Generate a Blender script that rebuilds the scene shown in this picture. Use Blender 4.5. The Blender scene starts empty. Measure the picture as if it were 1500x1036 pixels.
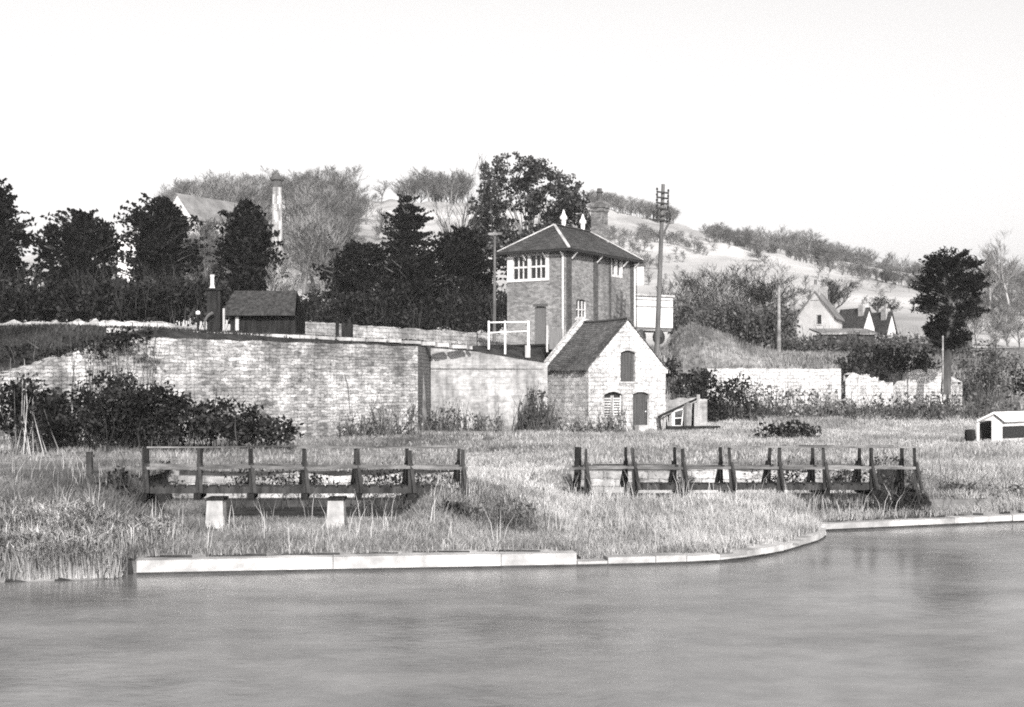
import bpy, math, random
import numpy as np
from math import sin, cos, radians, pi
from mathutils import Vector

random.seed(7)
sc = bpy.context.scene
COL = sc.collection

# ------------------------------------------------------------ camera, sky, sun
F, CX, HY, CZ = 1900.0, 750.0, 565.0, 3.2
cam_d = bpy.data.cameras.new("camera"); cam = bpy.data.objects.new("camera", cam_d); COL.objects.link(cam)
cam.location = (0, 0, CZ); cam.rotation_euler = (radians(90), 0, 0)
cam_d.sensor_width = 36; cam_d.lens = F / 1500 * 36; cam_d.shift_y = (HY - 518) / 1500
cam_d.clip_start = 0.2; cam_d.clip_end = 6000
sc.camera = cam
SUN_EL, SUN_AZ = radians(27), radians(-8)        # azimuth: degrees to the left of straight behind the camera
w = bpy.data.worlds.new("World"); sc.world = w; w.use_nodes = True
nt = w.node_tree; bg = nt.nodes['Background']
sky = nt.nodes.new('ShaderNodeTexSky'); sky.sky_type = 'NISHITA'; sky.sun_disc = False
sky.sun_elevation = SUN_EL; sky.sun_rotation = radians(180) + SUN_AZ
sky.air_density = 1.0; sky.dust_density = 4.0; sky.ozone_density = 1.0
# plate sensitive mostly to blue light, as old film is: the sky turns to a near-even white
sep = nt.nodes.new('ShaderNodeSeparateColor'); nt.links.new(sky.outputs[0], sep.inputs[0])
gb = nt.nodes.new('ShaderNodeMath'); gb.operation = 'ADD'; nt.links.new(sep.outputs[1], gb.inputs[0]); nt.links.new(sep.outputs[2], gb.inputs[1])
bw = nt.nodes.new('ShaderNodeMath'); bw.operation = 'MULTIPLY'; nt.links.new(gb.outputs[0], bw.inputs[0]); bw.inputs[1].default_value = .47
tint = nt.nodes.new('ShaderNodeMix'); tint.data_type = 'RGBA'; tint.blend_type = 'MULTIPLY'
tint.inputs[0].default_value = 1; nt.links.new(bw.outputs[0], tint.inputs[6]); tint.inputs[7].default_value = (1, .985, .98, 1)
nt.links.new(tint.outputs[2], bg.inputs[0]); bg.inputs[1].default_value = 0.15
sun_d = bpy.data.lights.new("sun", 'SUN'); sun_d.energy = 4.9; sun_d.angle = radians(0.6); sun_d.color = (1, .985, .97)
sun = bpy.data.objects.new("sun", sun_d); COL.objects.link(sun)
to_sun = Vector((-sin(SUN_AZ) * cos(SUN_EL), -cos(SUN_AZ) * cos(SUN_EL), sin(SUN_EL)))
sun.rotation_euler = to_sun.to_track_quat('Z', 'Y').to_euler()
vs = sc.view_settings; vs.view_transform = 'Standard'; vs.look = 'None'; vs.gamma = 1; vs.exposure = .86
sc.render.engine = 'CYCLES'
sc.cycles.use_denoising = False; sc.cycles.pixel_filter_type = 'BLACKMAN_HARRIS'; sc.cycles.filter_width = 1.9
sc.cycles.max_bounces = 5; sc.cycles.diffuse_bounces = 3; sc.cycles.glossy_bounces = 2
sc.cycles.volume_bounces = 0; sc.cycles.transparent_max_bounces = 8

def P(px, py, D):
    return Vector(((px - CX) / F * D, D, CZ - (py - HY) / F * D))
def X(px, D): return (px - CX) / F * D
def Z(py, D): return CZ - (py - HY) / F * D

# ------------------------------------------------------------ materials (a black and white print: greys with a warm cast)
def g(v):
    v = v * .78
    return (v, v * .982, v * .972, 1)
MATS = {}
def mat(name, lo, hi=None, scale=1.0, detail=6, rough=.9, bump=0.0, bscale=None, stretch=(1, 1, 1), island=0.0,
        contrast=(.35, .65), patch=None, spec=.2, coord='Object', bdist=.03):
    if rough >= .85 and spec == .2: spec = .03
    m = bpy.data.materials.new(name); m.use_nodes = True; t = m.node_tree; N = t.nodes; L = t.links
    b = N['Principled BSDF']; b.inputs['Roughness'].default_value = rough; b.inputs['Specular IOR Level'].default_value = spec
    hi = lo if hi is None else hi
    tc = N.new('ShaderNodeTexCoord'); mp = N.new('ShaderNodeMapping'); mp.inputs['Scale'].default_value = stretch
    L.new(tc.outputs[coord], mp.inputs[0])
    n = N.new('ShaderNodeTexNoise'); n.inputs['Scale'].default_value = scale; n.inputs['Detail'].default_value = detail
    n.inputs['Roughness'].default_value = .62
    L.new(mp.outputs[0], n.inputs['Vector'])
    r = N.new('ShaderNodeValToRGB'); r.color_ramp.elements[0].position = contrast[0]; r.color_ramp.elements[1].position = contrast[1]
    r.color_ramp.elements[0].color = g(lo); r.color_ramp.elements[1].color = g(hi)
    L.new(n.outputs[0], r.inputs[0]); out = r.outputs[0]
    def mul(a, b_, fac=1.0, mode='MULTIPLY'):
        x = N.new('ShaderNodeMix'); x.data_type = 'RGBA'; x.blend_type = mode; x.inputs[0].default_value = fac
        L.new(a, x.inputs[6]); L.new(b_, x.inputs[7]); return x.outputs[2]
    if island:
        ge = N.new('ShaderNodeNewGeometry'); mr = N.new('ShaderNodeMapRange')
        L.new(ge.outputs['Random Per Island'], mr.inputs[0]); mr.inputs[3].default_value = 1 - island; mr.inputs[4].default_value = 1 + island
        out = mul(out, mr.outputs[0])
    if patch:                                   # (scale, darkest factor, lightest factor): broad blotches
        n2 = N.new('ShaderNodeTexNoise'); n2.inputs['Scale'].default_value = patch[0]; n2.inputs['Detail'].default_value = 5
        L.new(mp.outputs[0] if len(patch) > 3 else tc.outputs[coord], n2.inputs['Vector'])
        mr = N.new('ShaderNodeMapRange'); L.new(n2.outputs[0], mr.inputs[0]); mr.inputs[1].default_value = .38; mr.inputs[2].default_value = .62
        mr.inputs[3].default_value = patch[1]; mr.inputs[4].default_value = patch[2]
        out = mul(out, mr.outputs[0])
    L.new(out, b.inputs['Base Color'])
    if bump:
        nb = N.new('ShaderNodeTexNoise'); nb.inputs['Scale'].default_value = bscale or scale * 3; nb.inputs['Detail'].default_value = 6
        L.new(mp.outputs[0], nb.inputs['Vector'])
        bp = N.new('ShaderNodeBump'); bp.inputs['Strength'].default_value = bump; bp.inputs['Distance'].default_value = bdist
        L.new(nb.outputs[0], bp.inputs['Height']); L.new(bp.outputs[0], b.inputs['Normal'])
    MATS[name] = m; return m

def masonry(name, lo, hi, mortar, bwid, bh, msize=.012, stain=(.5, 1.1), streak=.35, bump=.6, wob=.03, rough=.92, blotch=.28, spots=0.0, course=0.0):
    """coursed stone or brick in the UV metres of the face, stained with blotches and vertical streaks"""
    m = bpy.data.materials.new(name); m.use_nodes = True; t = m.node_tree; N = t.nodes; L = t.links
    b = N['Principled BSDF']; b.inputs['Roughness'].default_value = rough; b.inputs['Specular IOR Level'].default_value = .15
    tc = N.new('ShaderNodeTexCoord'); uv = tc.outputs['UV']
    wn = N.new('ShaderNodeTexNoise'); wn.inputs['Scale'].default_value = 1.7; wn.inputs['Detail'].default_value = 3; L.new(uv, wn.inputs['Vector'])
    sub = N.new('ShaderNodeVectorMath'); sub.operation = 'SUBTRACT'; L.new(wn.outputs[1], sub.inputs[0]); sub.inputs[1].default_value = (.5, .5, .5)
    scl = N.new('ShaderNodeVectorMath'); scl.operation = 'SCALE'; L.new(sub.outputs[0], scl.inputs[0]); scl.inputs['Scale'].default_value = wob * 4
    wn.inputs['Roughness'].default_value = .75; wn.inputs['Detail'].default_value = 5; wn.inputs['Scale'].default_value = 2.6
    add = N.new('ShaderNodeVectorMath'); L.new(uv, add.inputs[0]); L.new(scl.outputs[0], add.inputs[1])
    br = N.new('ShaderNodeTexBrick'); L.new(add.outputs[0], br.inputs['Vector']); br.inputs['Scale'].default_value = 1
    br.inputs['Brick Width'].default_value = bwid; br.inputs['Row Height'].default_value = bh; br.inputs['Mortar Size'].default_value = msize
    br.inputs['Mortar Smooth'].default_value = .6; br.inputs['Bias'].default_value = .1
    br.inputs['Color1'].default_value = g(lo); br.inputs['Color2'].default_value = g(hi); br.inputs['Mortar'].default_value = g(mortar)
    out = br.outputs[0]
    def mul(a, val):
        x = N.new('ShaderNodeMix'); x.data_type = 'RGBA'; x.blend_type = 'MULTIPLY'; x.inputs[0].default_value = 1
        L.new(a, x.inputs[6]); L.new(val, x.inputs[7]); return x.outputs[2]
    def nz(scale, stretch, lo_, hi_, a=.38, c=.62, det=6):
        mp = N.new('ShaderNodeMapping'); mp.inputs['Scale'].default_value = stretch; L.new(uv, mp.inputs[0])
        n = N.new('ShaderNodeTexNoise'); n.inputs['Scale'].default_value = scale; n.inputs['Detail'].default_value = det; n.inputs['Roughness'].default_value = .65
        L.new(mp.outputs[0], n.inputs['Vector'])
        mr = N.new('ShaderNodeMapRange'); L.new(n.outputs[0], mr.inputs[0]); mr.inputs[1].default_value = a; mr.inputs[2].default_value = c
        mr.inputs[3].default_value = lo_; mr.inputs[4].default_value = hi_; return mr.outputs[0], n
    o, _ = nz(blotch, (1, 1, 1), stain[0], stain[1]); out = mul(out, o)
    o, _ = nz(.9, (1, .13, 1), 1 - streak, 1.08, .36, .55); out = mul(out, o)
    o, fine = nz(3.2, (1, 1.6, 1), .68, 1.15, .35, .6, 8); out = mul(out, o)
    if course:
        o, _ = nz(.8, (1, 7.5, 1), 1 - course, 1.12, .36, .56, 5); out = mul(out, o)
    if spots:
        o, _ = nz(7.0, (1, 1.5, 1), .3, 1, .3, .4, 3); out = mul(out, o)
        o, _ = nz(2.1, (1, 1, 1), 1 - spots, 1, .33, .42, 4); out = mul(out, o)
    L.new(out, b.inputs['Base Color'])
    mix = N.new('ShaderNodeMath'); mix.operation = 'MULTIPLY_ADD'; L.new(br.outputs[1], mix.inputs[0]); mix.inputs[1].default_value = -.6
    L.new(fine.outputs[0], mix.inputs[2])
    bp = N.new('ShaderNodeBump'); bp.inputs['Strength'].default_value = bump; bp.inputs['Distance'].default_value = .05
    L.new(mix.outputs[0], bp.inputs['Height']); L.new(bp.outputs[0], b.inputs['Normal'])
    MATS[name] = m; return m

masonry('stone_wall', .24, .5, .19, .38, .135, .014, stain=(.55, 1.4), streak=.45, spots=.5, wob=.085, blotch=.55, course=.35)
masonry('wing_stone', .28, .42, .22, .8, .3, .008, stain=(.66, 1.08), streak=.5, bump=.3)
masonry('end_shade_stone', .16, .22, .09, .46, .17, .02, stain=(.7, 1.1), streak=.3)  # darker wall stone: the end face's shade put into colour; string course shares it
masonry('limewash', .42, .56, .33, .33, .2, .01, stain=(.78, 1.12), streak=.25, spots=.5, wob=.07, bump=.9, course=.12)
masonry('box_brick', .13, .25, .17, .24, .085, .008, stain=(.75, 1.2), streak=.15, bump=.3)
masonry('dark_brick', .06, .1, .05, .24, .085, .008, stain=(.8, 1.15), streak=.2, bump=.3)
masonry('chimney_brick', .11, .24, .1, .24, .085, .008, stain=(.7, 1.2), streak=.3, bump=.3)
masonry('white_stone', .36, .58, .18, .6, .22, .012, stain=(.5, 1.1), streak=.35, spots=.6, wob=.06)
masonry('dark_stone', .03, .07, .02, .6, .22, .012, stain=(.6, 1.2), streak=.3)
masonry('slate', .03, .06, .015, .3, .16, .012, stain=(.8, 1.25), streak=.3, bump=.5, rough=.7, wob=.012)
masonry('old_slate', .06, .115, .03, .28, .15, .014, stain=(.7, 1.3), streak=.4, bump=.9, rough=.75, wob=.03)
masonry('far_brick', .14, .5, .2, 60.0, 1.5, .05, stain=(.7, 1.2), streak=.3, bump=.1, wob=.1)
mat('concrete', .3, .5, 4, patch=(1.2, .65, 1.1), bump=.3, bscale=14)
mat('coping', .3, .5, 3.2, patch=(.6, .6, 1.15), bump=.3, bscale=12, contrast=(.3, .6))
mat('wet_edge', .015, .05, 3, rough=.5)
mat('bank_stone', .1, .3, 5, bump=.6)
mat('old_wood', .02, .06, 6, stretch=(1, 1, .2), bump=.5, bscale=25)
mat('dark_wood', .01, .028, 6, stretch=(1, 1, .2), bump=.4, bscale=25)
mat('grey_wood', .14, .27, 6, stretch=(.6, 1, 1), bump=.5, bscale=25, patch=(1.2, .6, 1.3))
mat('rail_wood', .05, .16, 5, stretch=(.3, 1, 1), bump=.5, bscale=25, patch=(.8, .55, 1.5))
mat('pole_wood', .07, .14, 5, stretch=(1, 1, .15), bump=.4)
mat('pale_pole', .28, .45, 5, stretch=(1, 1, .15), bump=.4)
mat('white_paint', .5, .64, 4, rough=.5, patch=(1.5, .85, 1.05))
mat('door_grey', .09, .15, 5, stretch=(4, 4, .3), rough=.6)
mat('door_dark', .04, .08, 5, stretch=(5, 5, .3), rough=.6)
mat('glass', .012, .02, 2, rough=.08, spec=.6)
mat('porcelain', .7, rough=.3)
mat('black_iron', .02, .03, 8, rough=.5)
mat('render_white', .5, .64, .8, patch=(.3, .82, 1.05))
mat('far_roof', .14, .2, 1.2, patch=(.4, .8, 1.2))
mat('ground', .08, .24, 1.3, detail=8, patch=(.16, .62, 1.35), bump=.8, bscale=9)
mat('dark_earth', .015, .05, 1.5, bump=.8)
mat('hay', .09, .25, 3, detail=8, bump=1, bscale=12, patch=(.5, .65, 1.2))
mat('straw', .15, .31, .9, island=.4, patch=(.22, .72, 1.25), rough=.8)
mat('pale_straw', .26, .42, .9, island=.3, patch=(.5, .8, 1.15), rough=.8)
mat('grey_grass', .08, .22, .5, island=.45, patch=(.16, .6, 1.3), rough=.85)
mat('dead_stalk', .1, .34, 1.2, island=.5, rough=.9)
mat('dark_grass', .012, .05, .5, island=.5, patch=(.3, .6, 1.5))
mat('evergreen', .004, .016, .7, island=.6, rough=.9, spec=0)
mat('evergreen_light', .03, .075, .7, island=.5, rough=.8, spec=.2)
mat('ivy_leaf', .008, .06, .9, island=.8, rough=.45, spec=.35)
mat('bramble_leaf', .006, .035, .8, island=.8, rough=.9, spec=.02)
mat('scrub_twig', .035, .11, .8, island=.5)
mat('bark', .04, .11, 2, stretch=(1, 1, .3), bump=.6)
mat('pale_bark', .22, .42, 2, stretch=(1, 1, .3), bump=.6)
mat('far_haze_twig', .1, .21, .05, island=.3)  # pale winter twigs, lightened further so distance haze sits in the colour
mat('ballast', .25, .45, 6, bump=.8)

def water_mat():
    m = bpy.data.materials.new('water'); m.use_nodes = True; t = m.node_tree; N = t.nodes; L = t.links
    b = N['Principled BSDF']; b.inputs['IOR'].default_value = 1.33
    tc = N.new('ShaderNodeTexCoord')
    def nz(sc_, st, det=5):
        mp = N.new('ShaderNodeMapping'); mp.inputs['Scale'].default_value = st; L.new(tc.outputs['Object'], mp.inputs[0])
        n = N.new('ShaderNodeTexNoise'); n.inputs['Scale'].default_value = sc_; n.inputs['Detail'].default_value = det; L.new(mp.outputs[0], n.inputs['Vector']); return n
    a = nz(.55, (.7, 1.2, 1), 12); a.inputs['Roughness'].default_value = .72
    r = N.new('ShaderNodeValToRGB'); r.color_ramp.elements[0].position = .36; r.color_ramp.elements[1].position = .66
    r.color_ramp.elements[0].color = g(.08); r.color_ramp.elements[1].color = g(.22)
    L.new(a.outputs[0], r.inputs[0]); L.new(r.outputs[0], b.inputs['Base Color'])
    mr = N.new('ShaderNodeMapRange'); L.new(nz(.3, (.7, 1.1, 1)).outputs[0], mr.inputs[0]); mr.inputs[1].default_value = .4; mr.inputs[2].default_value = .6
    mr.inputs[3].default_value = .16; mr.inputs[4].default_value = .3; L.new(mr.outputs[0], b.inputs['Roughness'])
    bp = N.new('ShaderNodeBump'); bp.inputs['Strength'].default_value = .25; bp.inputs['Distance'].default_value = .02
    L.new(nz(5, (.8, 1.4, 1), 10).outputs[0], bp.inputs['Height']); L.new(bp.outputs[0], b.inputs['Normal'])
    MATS['water'] = m
water_mat()

# ------------------------------------------------------------ object helpers
ORG = {}
def tag(o, label=None, cat=None, group=None, kind=None):
    for k, v in (('label', label), ('category', cat), ('group', group), ('kind', kind)):
        if v: o[k] = v
    return o
def empty(name, loc, label, cat, group=None):
    o = bpy.data.objects.new(name, None); COL.objects.link(o); o.location = loc; o.empty_display_size = .3
    ORG[o] = Vector(loc); return tag(o, label, cat, group)
def link(name, me, m, parent=None, origin=None, smooth=False):
    """me holds world coordinates; shift them to the origin (parent's, or the given base point)"""
    org = ORG[parent] if parent else Vector(origin or (0, 0, 0))
    if org.length:
        n = len(me.vertices); a = np.empty(n * 3, np.float32); me.vertices.foreach_get('co', a)
        a = (a.reshape(-1, 3) - np.array(org, np.float32)).ravel(); me.vertices.foreach_set('co', a)
    o = bpy.data.objects.new(name, me); COL.objects.link(o)
    me.materials.append(MATS[m])
    if smooth: me.polygons.foreach_set('use_smooth', np.ones(len(me.polygons), bool))
    if parent: o.parent = parent
    else: o.location = org
    ORG[o] = org; me.update(); return o
def mesh_np(name, V, Q):
    me = bpy.data.meshes.new(name); V = np.asarray(V, np.float32); Q = np.asarray(Q, np.int32)
    k = Q.shape[1]; n = len(Q)
    me.vertices.add(len(V)); me.vertices.foreach_set('co', V.ravel())
    me.loops.add(n * k); me.loops.foreach_set('vertex_index', Q.ravel())
    me.polygons.add(n); me.polygons.foreach_set('loop_start', np.arange(0, n * k, k, dtype=np.int32))
    me.update(calc_edges=True); return me

class MB:
    def __init__(s): s.v = []; s.f = []; s.uv = []
    def face(s, pts, uv=None):
        i = len(s.v); s.v += [tuple(p) for p in pts]; s.f.append(tuple(range(i, i + len(pts)))); s.uv.append(uv); return s
    def hexa(s, b, t):
        """b, t: four bottom and four top corners, counter-clockwise from above"""
        s.face([b[3], b[2], b[1], b[0]]); s.face(t)
        for k in range(4):
            j = (k + 1) % 4; s.face([b[k], b[j], t[j], t[k]])
        return s
    def box(s, o, ux, uy, x0, x1, y0, y1, z0, z1):
        """box in a local frame: origin o (x,y), unit axes ux, uy"""
        c = [(x0, y0), (x1, y0), (x1, y1), (x0, y1)]
        p = [(o[0] + a * ux[0] + b * uy[0], o[1] + a * ux[1] + b * uy[1]) for a, b in c]
        return s.hexa([(q[0], q[1], z0) for q in p], [(q[0], q[1], z1) for q in p])
    def bar(s, a, b, w_, h=None, n=4, w2=None):
        """a prism from a to b, n sides"""
        a = Vector(a); b = Vector(b); d = (b - a).normalized(); h = h or w_; w2 = w2 if w2 is not None else w_
        u = d.cross(Vector((0, 0, 1))); u = Vector((1, 0, 0)) if u.length < 1e-3 else u.normalized(); v = u.cross(d).normalized()
        ph = pi / 4 if n == 4 else 0; k = math.sqrt(2) if n == 4 else 1
        r1 = [a + (u * cos(ph + 2 * pi * i / n) * w_ + v * sin(ph + 2 * pi * i / n) * h) * .5 * k for i in range(n)]
        r2 = [b + (u * cos(ph + 2 * pi * i / n) * w2 + v * sin(ph + 2 * pi * i / n) * h * w2 / w_) * .5 * k for i in range(n)]
        for i in range(n):
            j = (i + 1) % n; s.face([r1[i], r1[j], r2[j], r2[i]])
        s.face(r1[::-1]); s.face(r2); return s
    def build(s, name, m, parent=None, origin=None, smooth=False, bevel=0):
        me = bpy.data.meshes.new(name); me.from_pydata(s.v, [], s.f)
        ul = me.uv_layers.new(name='UVMap')
        for p, uv in zip(me.polygons, s.uv):
            n = p.normal
            for li in p.loop_indices:
                if uv: ul.data[li].uv = uv[li - p.loop_start]; continue
                c = me.vertices[me.loops[li].vertex_index].co
                h = Vector((n.x, n.y, 0))
                if h.length < .05: ul.data[li].uv = (c.x, c.y)
                else:
                    h.normalize(); t = Vector((-h.y, h.x, 0)); up = n.cross(t); up = up if up.z > 0 else -up
                    ul.data[li].uv = (c.dot(t), c.dot(up))
        o = link(name, me, m, parent, origin, smooth)
        if bevel:
            b = o.modifiers.new('bevel', 'BEVEL'); b.width = bevel; b.segments = 2; b.limit_method = 'ANGLE'
        return o

def lathe(c, prof, n=12):
    mb = MB(); c = Vector(c)
    rings = [[(c.x + r * cos(2 * pi * i / n), c.y + r * sin(2 * pi * i / n), c.z + z) for i in range(n)] for r, z in prof]
    for a, b in zip(rings, rings[1:]):
        for i in range(n):
            j = (i + 1) % n; mb.face([a[i], a[j], b[j], b[i]])
    mb.face(rings[-1]); return mb

# ------------------------------------------------------------ terrain
def ip(x, xs, ys): return np.interp(x, xs, ys)
def sm(t): t = np.clip(t, 0, 1); return t * t * (3 - 2 * t)
_r = np.random.RandomState(3)
_w = [(_r.uniform(.15, 2.2), _r.uniform(0, 6.3), _r.uniform(0, 2 * pi)) for _ in range(16)]
def bumpy(x, y):
    z = 0
    for k, ph, a in _w: z = z + np.sin(k * (x * cos(a) + y * sin(a)) + ph) / (1 + k * 1.5)
    return z / 4
BANK = [(-60, 18), (-14, 20.2), (-8.27, 20.95), (-6.6, 21.5), (-6.34, 21.9), (1.145, 22.9), (3.25, 23.3), (4.42, 24.0), (5.86, 25.9), (6.47, 27.0), (6.8, 28.4), (12, 30.4), (24, 34), (60, 42)]
BXs, BYs = zip(*BANK)
def bank(x): return ip(x, BXs, BYs)
STEP = [(-60, 36), (-30, 41), (-16.9, 44), (-16.34, 45.05), (-15.74, 46.05), (-14.78, 46.85), (-13.75, 47.5), (-12.4, 49.1), (-10.8, 51.3), (-9.0, 53.5), (-4.32, 59.5), (-3.98, 63), (1.5, 64), (2, 67), (7.5, 69), (11.6, 76), (19.4, 76.5), (30, 80), (60, 84)]
SXs, SYs = zip(*STEP)
TOPZ = [(-60, 3.4), (-16.9, 3.66), (-15.4, 4.1), (-14.5, 4.6), (-13.75, 4.9), (-4, 4.95), (1.5, 4.3), (7, 4.3), (11.6, 4.0), (30, 4.0), (60, 4)]
TXs, TZs = zip(*TOPZ)
# skyline of the hill, as points of the ridge some 400 m off
RDG = [(-400, 430), (-100, 420), (100, 400), (200, 352), (250, 322), (300, 302), (400, 290), (540, 292), (680, 297), (800, 297), (870, 302), (985, 327), (1050, 345), (1130, 362), (1200, 376), (1330, 414), (1500, 452), (1700, 490), (2300, 550)]
RX = [X(a, 400) for a, b in RDG]; RZ = [Z(b, 400) for a, b in RDG]
def H(x, y):
    x = np.asarray(x, float); y = np.asarray(y, float); bk = bank(x); n = bumpy(x, y)
    c0 = ip(x, (-1.2, 1.2), (28.05, 31.0)); c1 = ip(x, (-1.2, 1.2), (34, 36)); c0 = np.maximum(c0, bk + 1.0); c1 = np.maximum(c1, c0 + 2)
    top = ip(x, (-12, -1.2, 1.2, 14), (1.15, 1.05, .52, .52))
    low = sm((x + 8.1) / 1.0) * sm((-1.5 - x) / .9) + sm((x - 6.5) / .5) * sm((13 - x) / 3)
    t = (y - bk) / (c0 - bk)
    edge = ip(x, (-9, -6.5, 1.1, 1.3, 6.6, 7), (.05, .27, .27, .1, .1, .14))
    front = edge + (top - edge) * sm(t * 1.05) * (1 - low) + low * (.08 * sm(t * 3) - .32 * sm((t - .72) / .28) * sm((12 - x) / .8)) + n * .05
    field = ip(y, (28, 36, 60), (1.0, .98, .98)) + n * .09 + sm((x - 8) / 4) * sm((y - 60) / 22) * .9
    ch = ((x > -8.9) & (x < -1.25)) | ((x > 1.5) & (x < 10.0))
    z = np.where(y < c0, front, np.where(y < c1, np.where(ch, .03, top + (field - top) * sm((y - c0) / 3)), field))
    # the railway bench behind its retaining wall
    st = ip(x, SXs, SYs) + .35
    soft = np.where((x < 1.9), .25, np.where((x > 11.4) & (x < 19.6), .3, 7.0))
    up = ip(x, TXs, TZs); bench = ip(x, (-20, -12, 10, 25), (5.45, 5.3, 5.2, 5.0))
    hi = up + (bench - up) * sm((y - st - .5) / ip(x, (-20, -14, 0, 30), (7, 1.6, 2.5, 12))) + n * .06
    hi = hi + sm((y - 88) / 50) * ip(x, (-30, 0, 20, 60), (1, 1, 2.6, 2.6))
    z = z + (hi - z) * sm((y - st) / soft)
    # the hill
    rz = ip(x, RX, RZ); t = (y - 130) / 270
    hz = hi + (rz - hi) * (np.clip(t, 0, 1) ** 1.15) + n * 1.2 * np.clip(t, 0, 1)
    knob = 3 * np.exp(-(((x - 42) / 20) ** 2 + ((y - 262) / 42) ** 2))
    hz = hz + knob
    hz = np.where(y > 400, rz + n * 1.2 - (y - 400) * .03, hz)
    z = np.where(y > 130, hz, z)
    z = np.where(y < bk + .25, np.where(x < -6.5, np.maximum(-1.2, edge - (bk + .25 - y) * .9), -1.2), z)
    return z

def terrain():
    ys = np.concatenate([np.arange(-60, 17, 10), np.arange(17, 37, .16), np.arange(37, 92, .4), np.arange(92, 460, 5), np.arange(460, 3000, 120)])
    xs = np.concatenate([np.arange(-1400, -300, 90), np.arange(-300, -60, 8), np.arange(-60, -32, 1), np.arange(-32, 34, .25), np.arange(34, 70, 1.0), np.arange(70, 300, 8), np.arange(300, 1500, 90)])
    gx, gy = np.meshgrid(xs, ys); gz = H(gx, gy)
    V = np.stack([gx, gy, gz], -1).reshape(-1, 3); nx, ny = len(xs), len(ys)
    i = np.arange(nx * ny).reshape(ny, nx)
    Q = np.stack([i[:-1, :-1], i[:-1, 1:], i[1:, 1:], i[1:, :-1]], -1).reshape(-1, 4)
    # one sheet, with a second and third material for the dark bank top and the pale hill pasture
    o = link('ground', mesh_np('ground', V, Q), 'ground', smooth=True); tag(o, kind='structure')
    o.data.materials.append(MATS['dark_earth']); o.data.materials.append(MATS['hill'])
    c = (V[Q[:, 0]] + V[Q[:, 2]]) / 2
    st = ip(c[:, 0], SXs, SYs)
    mi = np.where(c[:, 1] > 115, 2, np.where((c[:, 1] > st + .3) | (c[:, 2] < -.02) | ((c[:, 1] > 27) & (c[:, 1] < 37.6) & (c[:, 2] < .66) & (c[:, 0] < 9.9)), 1, 0))
    mi = np.where((c[:, 0] > 22) & (c[:, 1] < 115), 0, mi)
    o.data.polygons.foreach_set('material_index', mi.astype(np.int32))
def hill_mat():
    m = mat('hill', .31, .52, .05, detail=10, patch=(.018, .62, 1.12), bump=.4, bscale=.3, contrast=(.3, .6), bdist=.5)
hill_mat()
terrain()
wb = MB(); wb.face([(-300, -200, 0), (300, -200, 0), (300, 60, 0), (-300, 60, 0)])
tag(wb.build('water', 'water'), kind='structure')

# ------------------------------------------------------------ quays
def strip(name, pts, m, parent=None, label=None, cat=None, group=None, smooth=False):
    """wall along a polyline of (x, y, z0, z1): front face, back face, top, ends; the back is thick away from the camera"""
    mb = MB(); s = 0
    for k in range(len(pts) - 1):
        (x0, y0, a0, b0, th), (x1, y1, a1, b1, _) = pts[k], pts[k + 1]
        d = Vector((x1 - x0, y1 - y0)); ln = d.length; d.normalize(); nrm = Vector((-d.y, d.x))
        def q(x, y, z, o): return (x + nrm.x * o, y + nrm.y * o, z)
        A, B, C, D = q(x0, y0, a0, 0), q(x1, y1, a1, 0), q(x1, y1, b1, 0), q(x0, y0, b0, 0)
        E, G_, I, J = q(x0, y0, a0, th), q(x1, y1, a1, th), q(x1, y1, b1, th), q(x0, y0, b0, th)
        mb.face([A, B, C, D], [(s, a0), (s + ln, a1), (s + ln, b1), (s, b0)])
        mb.face([D, C, I, J], [(s, b0), (s + ln, b1), (s + ln, b1 + th), (s, b0 + th)])
        mb.face([G_, E, J, I], [(s + ln, a1), (s, a0), (s, b0), (s + ln, b1)])
        if k == 0: mb.face([E, A, D, J], [(s - th, a0), (s, a0), (s, b0), (s - th, b0)])
        if k == len(pts) - 2: mb.face([B, G_, I, C], [(s + ln, a1), (s + ln + th, a1), (s + ln + th, b1), (s + ln, b1)])
        s += ln
    p = pts[0]
    o = mb.build(name, m, parent, None if parent else (p[0], p[1], p[2]), smooth)
    return tag(o, label, cat) if label else o

def quay(name, poly, z1, label, blocks, th=.5, ragged=0):
    rnd = random.Random(len(poly) * 7 + int(z1 * 100))
    e = empty(name, (poly[0][0], poly[0][1], 0), label, 'quay wall')
    strip('waterline_course', [(x, y, -1.1, .045, th) for x, y in poly], 'wet_edge', e)
    # coping as blocks with joints and small differences in height
    seg = []; tot = 0
    for a, b in zip(poly, poly[1:]): tot += math.dist(a, b)
    def at(s):
        for a, b in zip(poly, poly[1:]):
            l = math.dist(a, b)
            if s <= l + 1e-6: return (a[0] + (b[0] - a[0]) * s / l, a[1] + (b[1] - a[1]) * s / l)
            s -= l
        return poly[-1]
    mb = MB(); s = 0
    while s < tot - .05:
        l = min(rnd.uniform(*blocks), tot - s); a = at(s + .006); b = at(min(s + l - .006, tot)); s += l
        d = Vector((b[0] - a[0], b[1] - a[1])); ln = d.length
        if ln < .02: continue
        d.normalize(); nn = (-d.y, d.x); top = z1 + rnd.uniform(-.012, .012) - (rnd.uniform(0, ragged) if rnd.random() < .6 else 0)
        off = rnd.uniform(-.02, .01)
        mb.box(a, (d.x, d.y), nn, 0, ln, off - .015, th + off, .046, max(top, .06))
    mb.build('coping', 'coping', e, bevel=.012)
    return e
quay('quay_wall', [(-6.34, 21.9), (-2, 22.5), (1.145, 22.9)], .25, 'pale straight concrete quay wall beside the reeds, below the two concrete piers', (2.4, 3.4))
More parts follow.
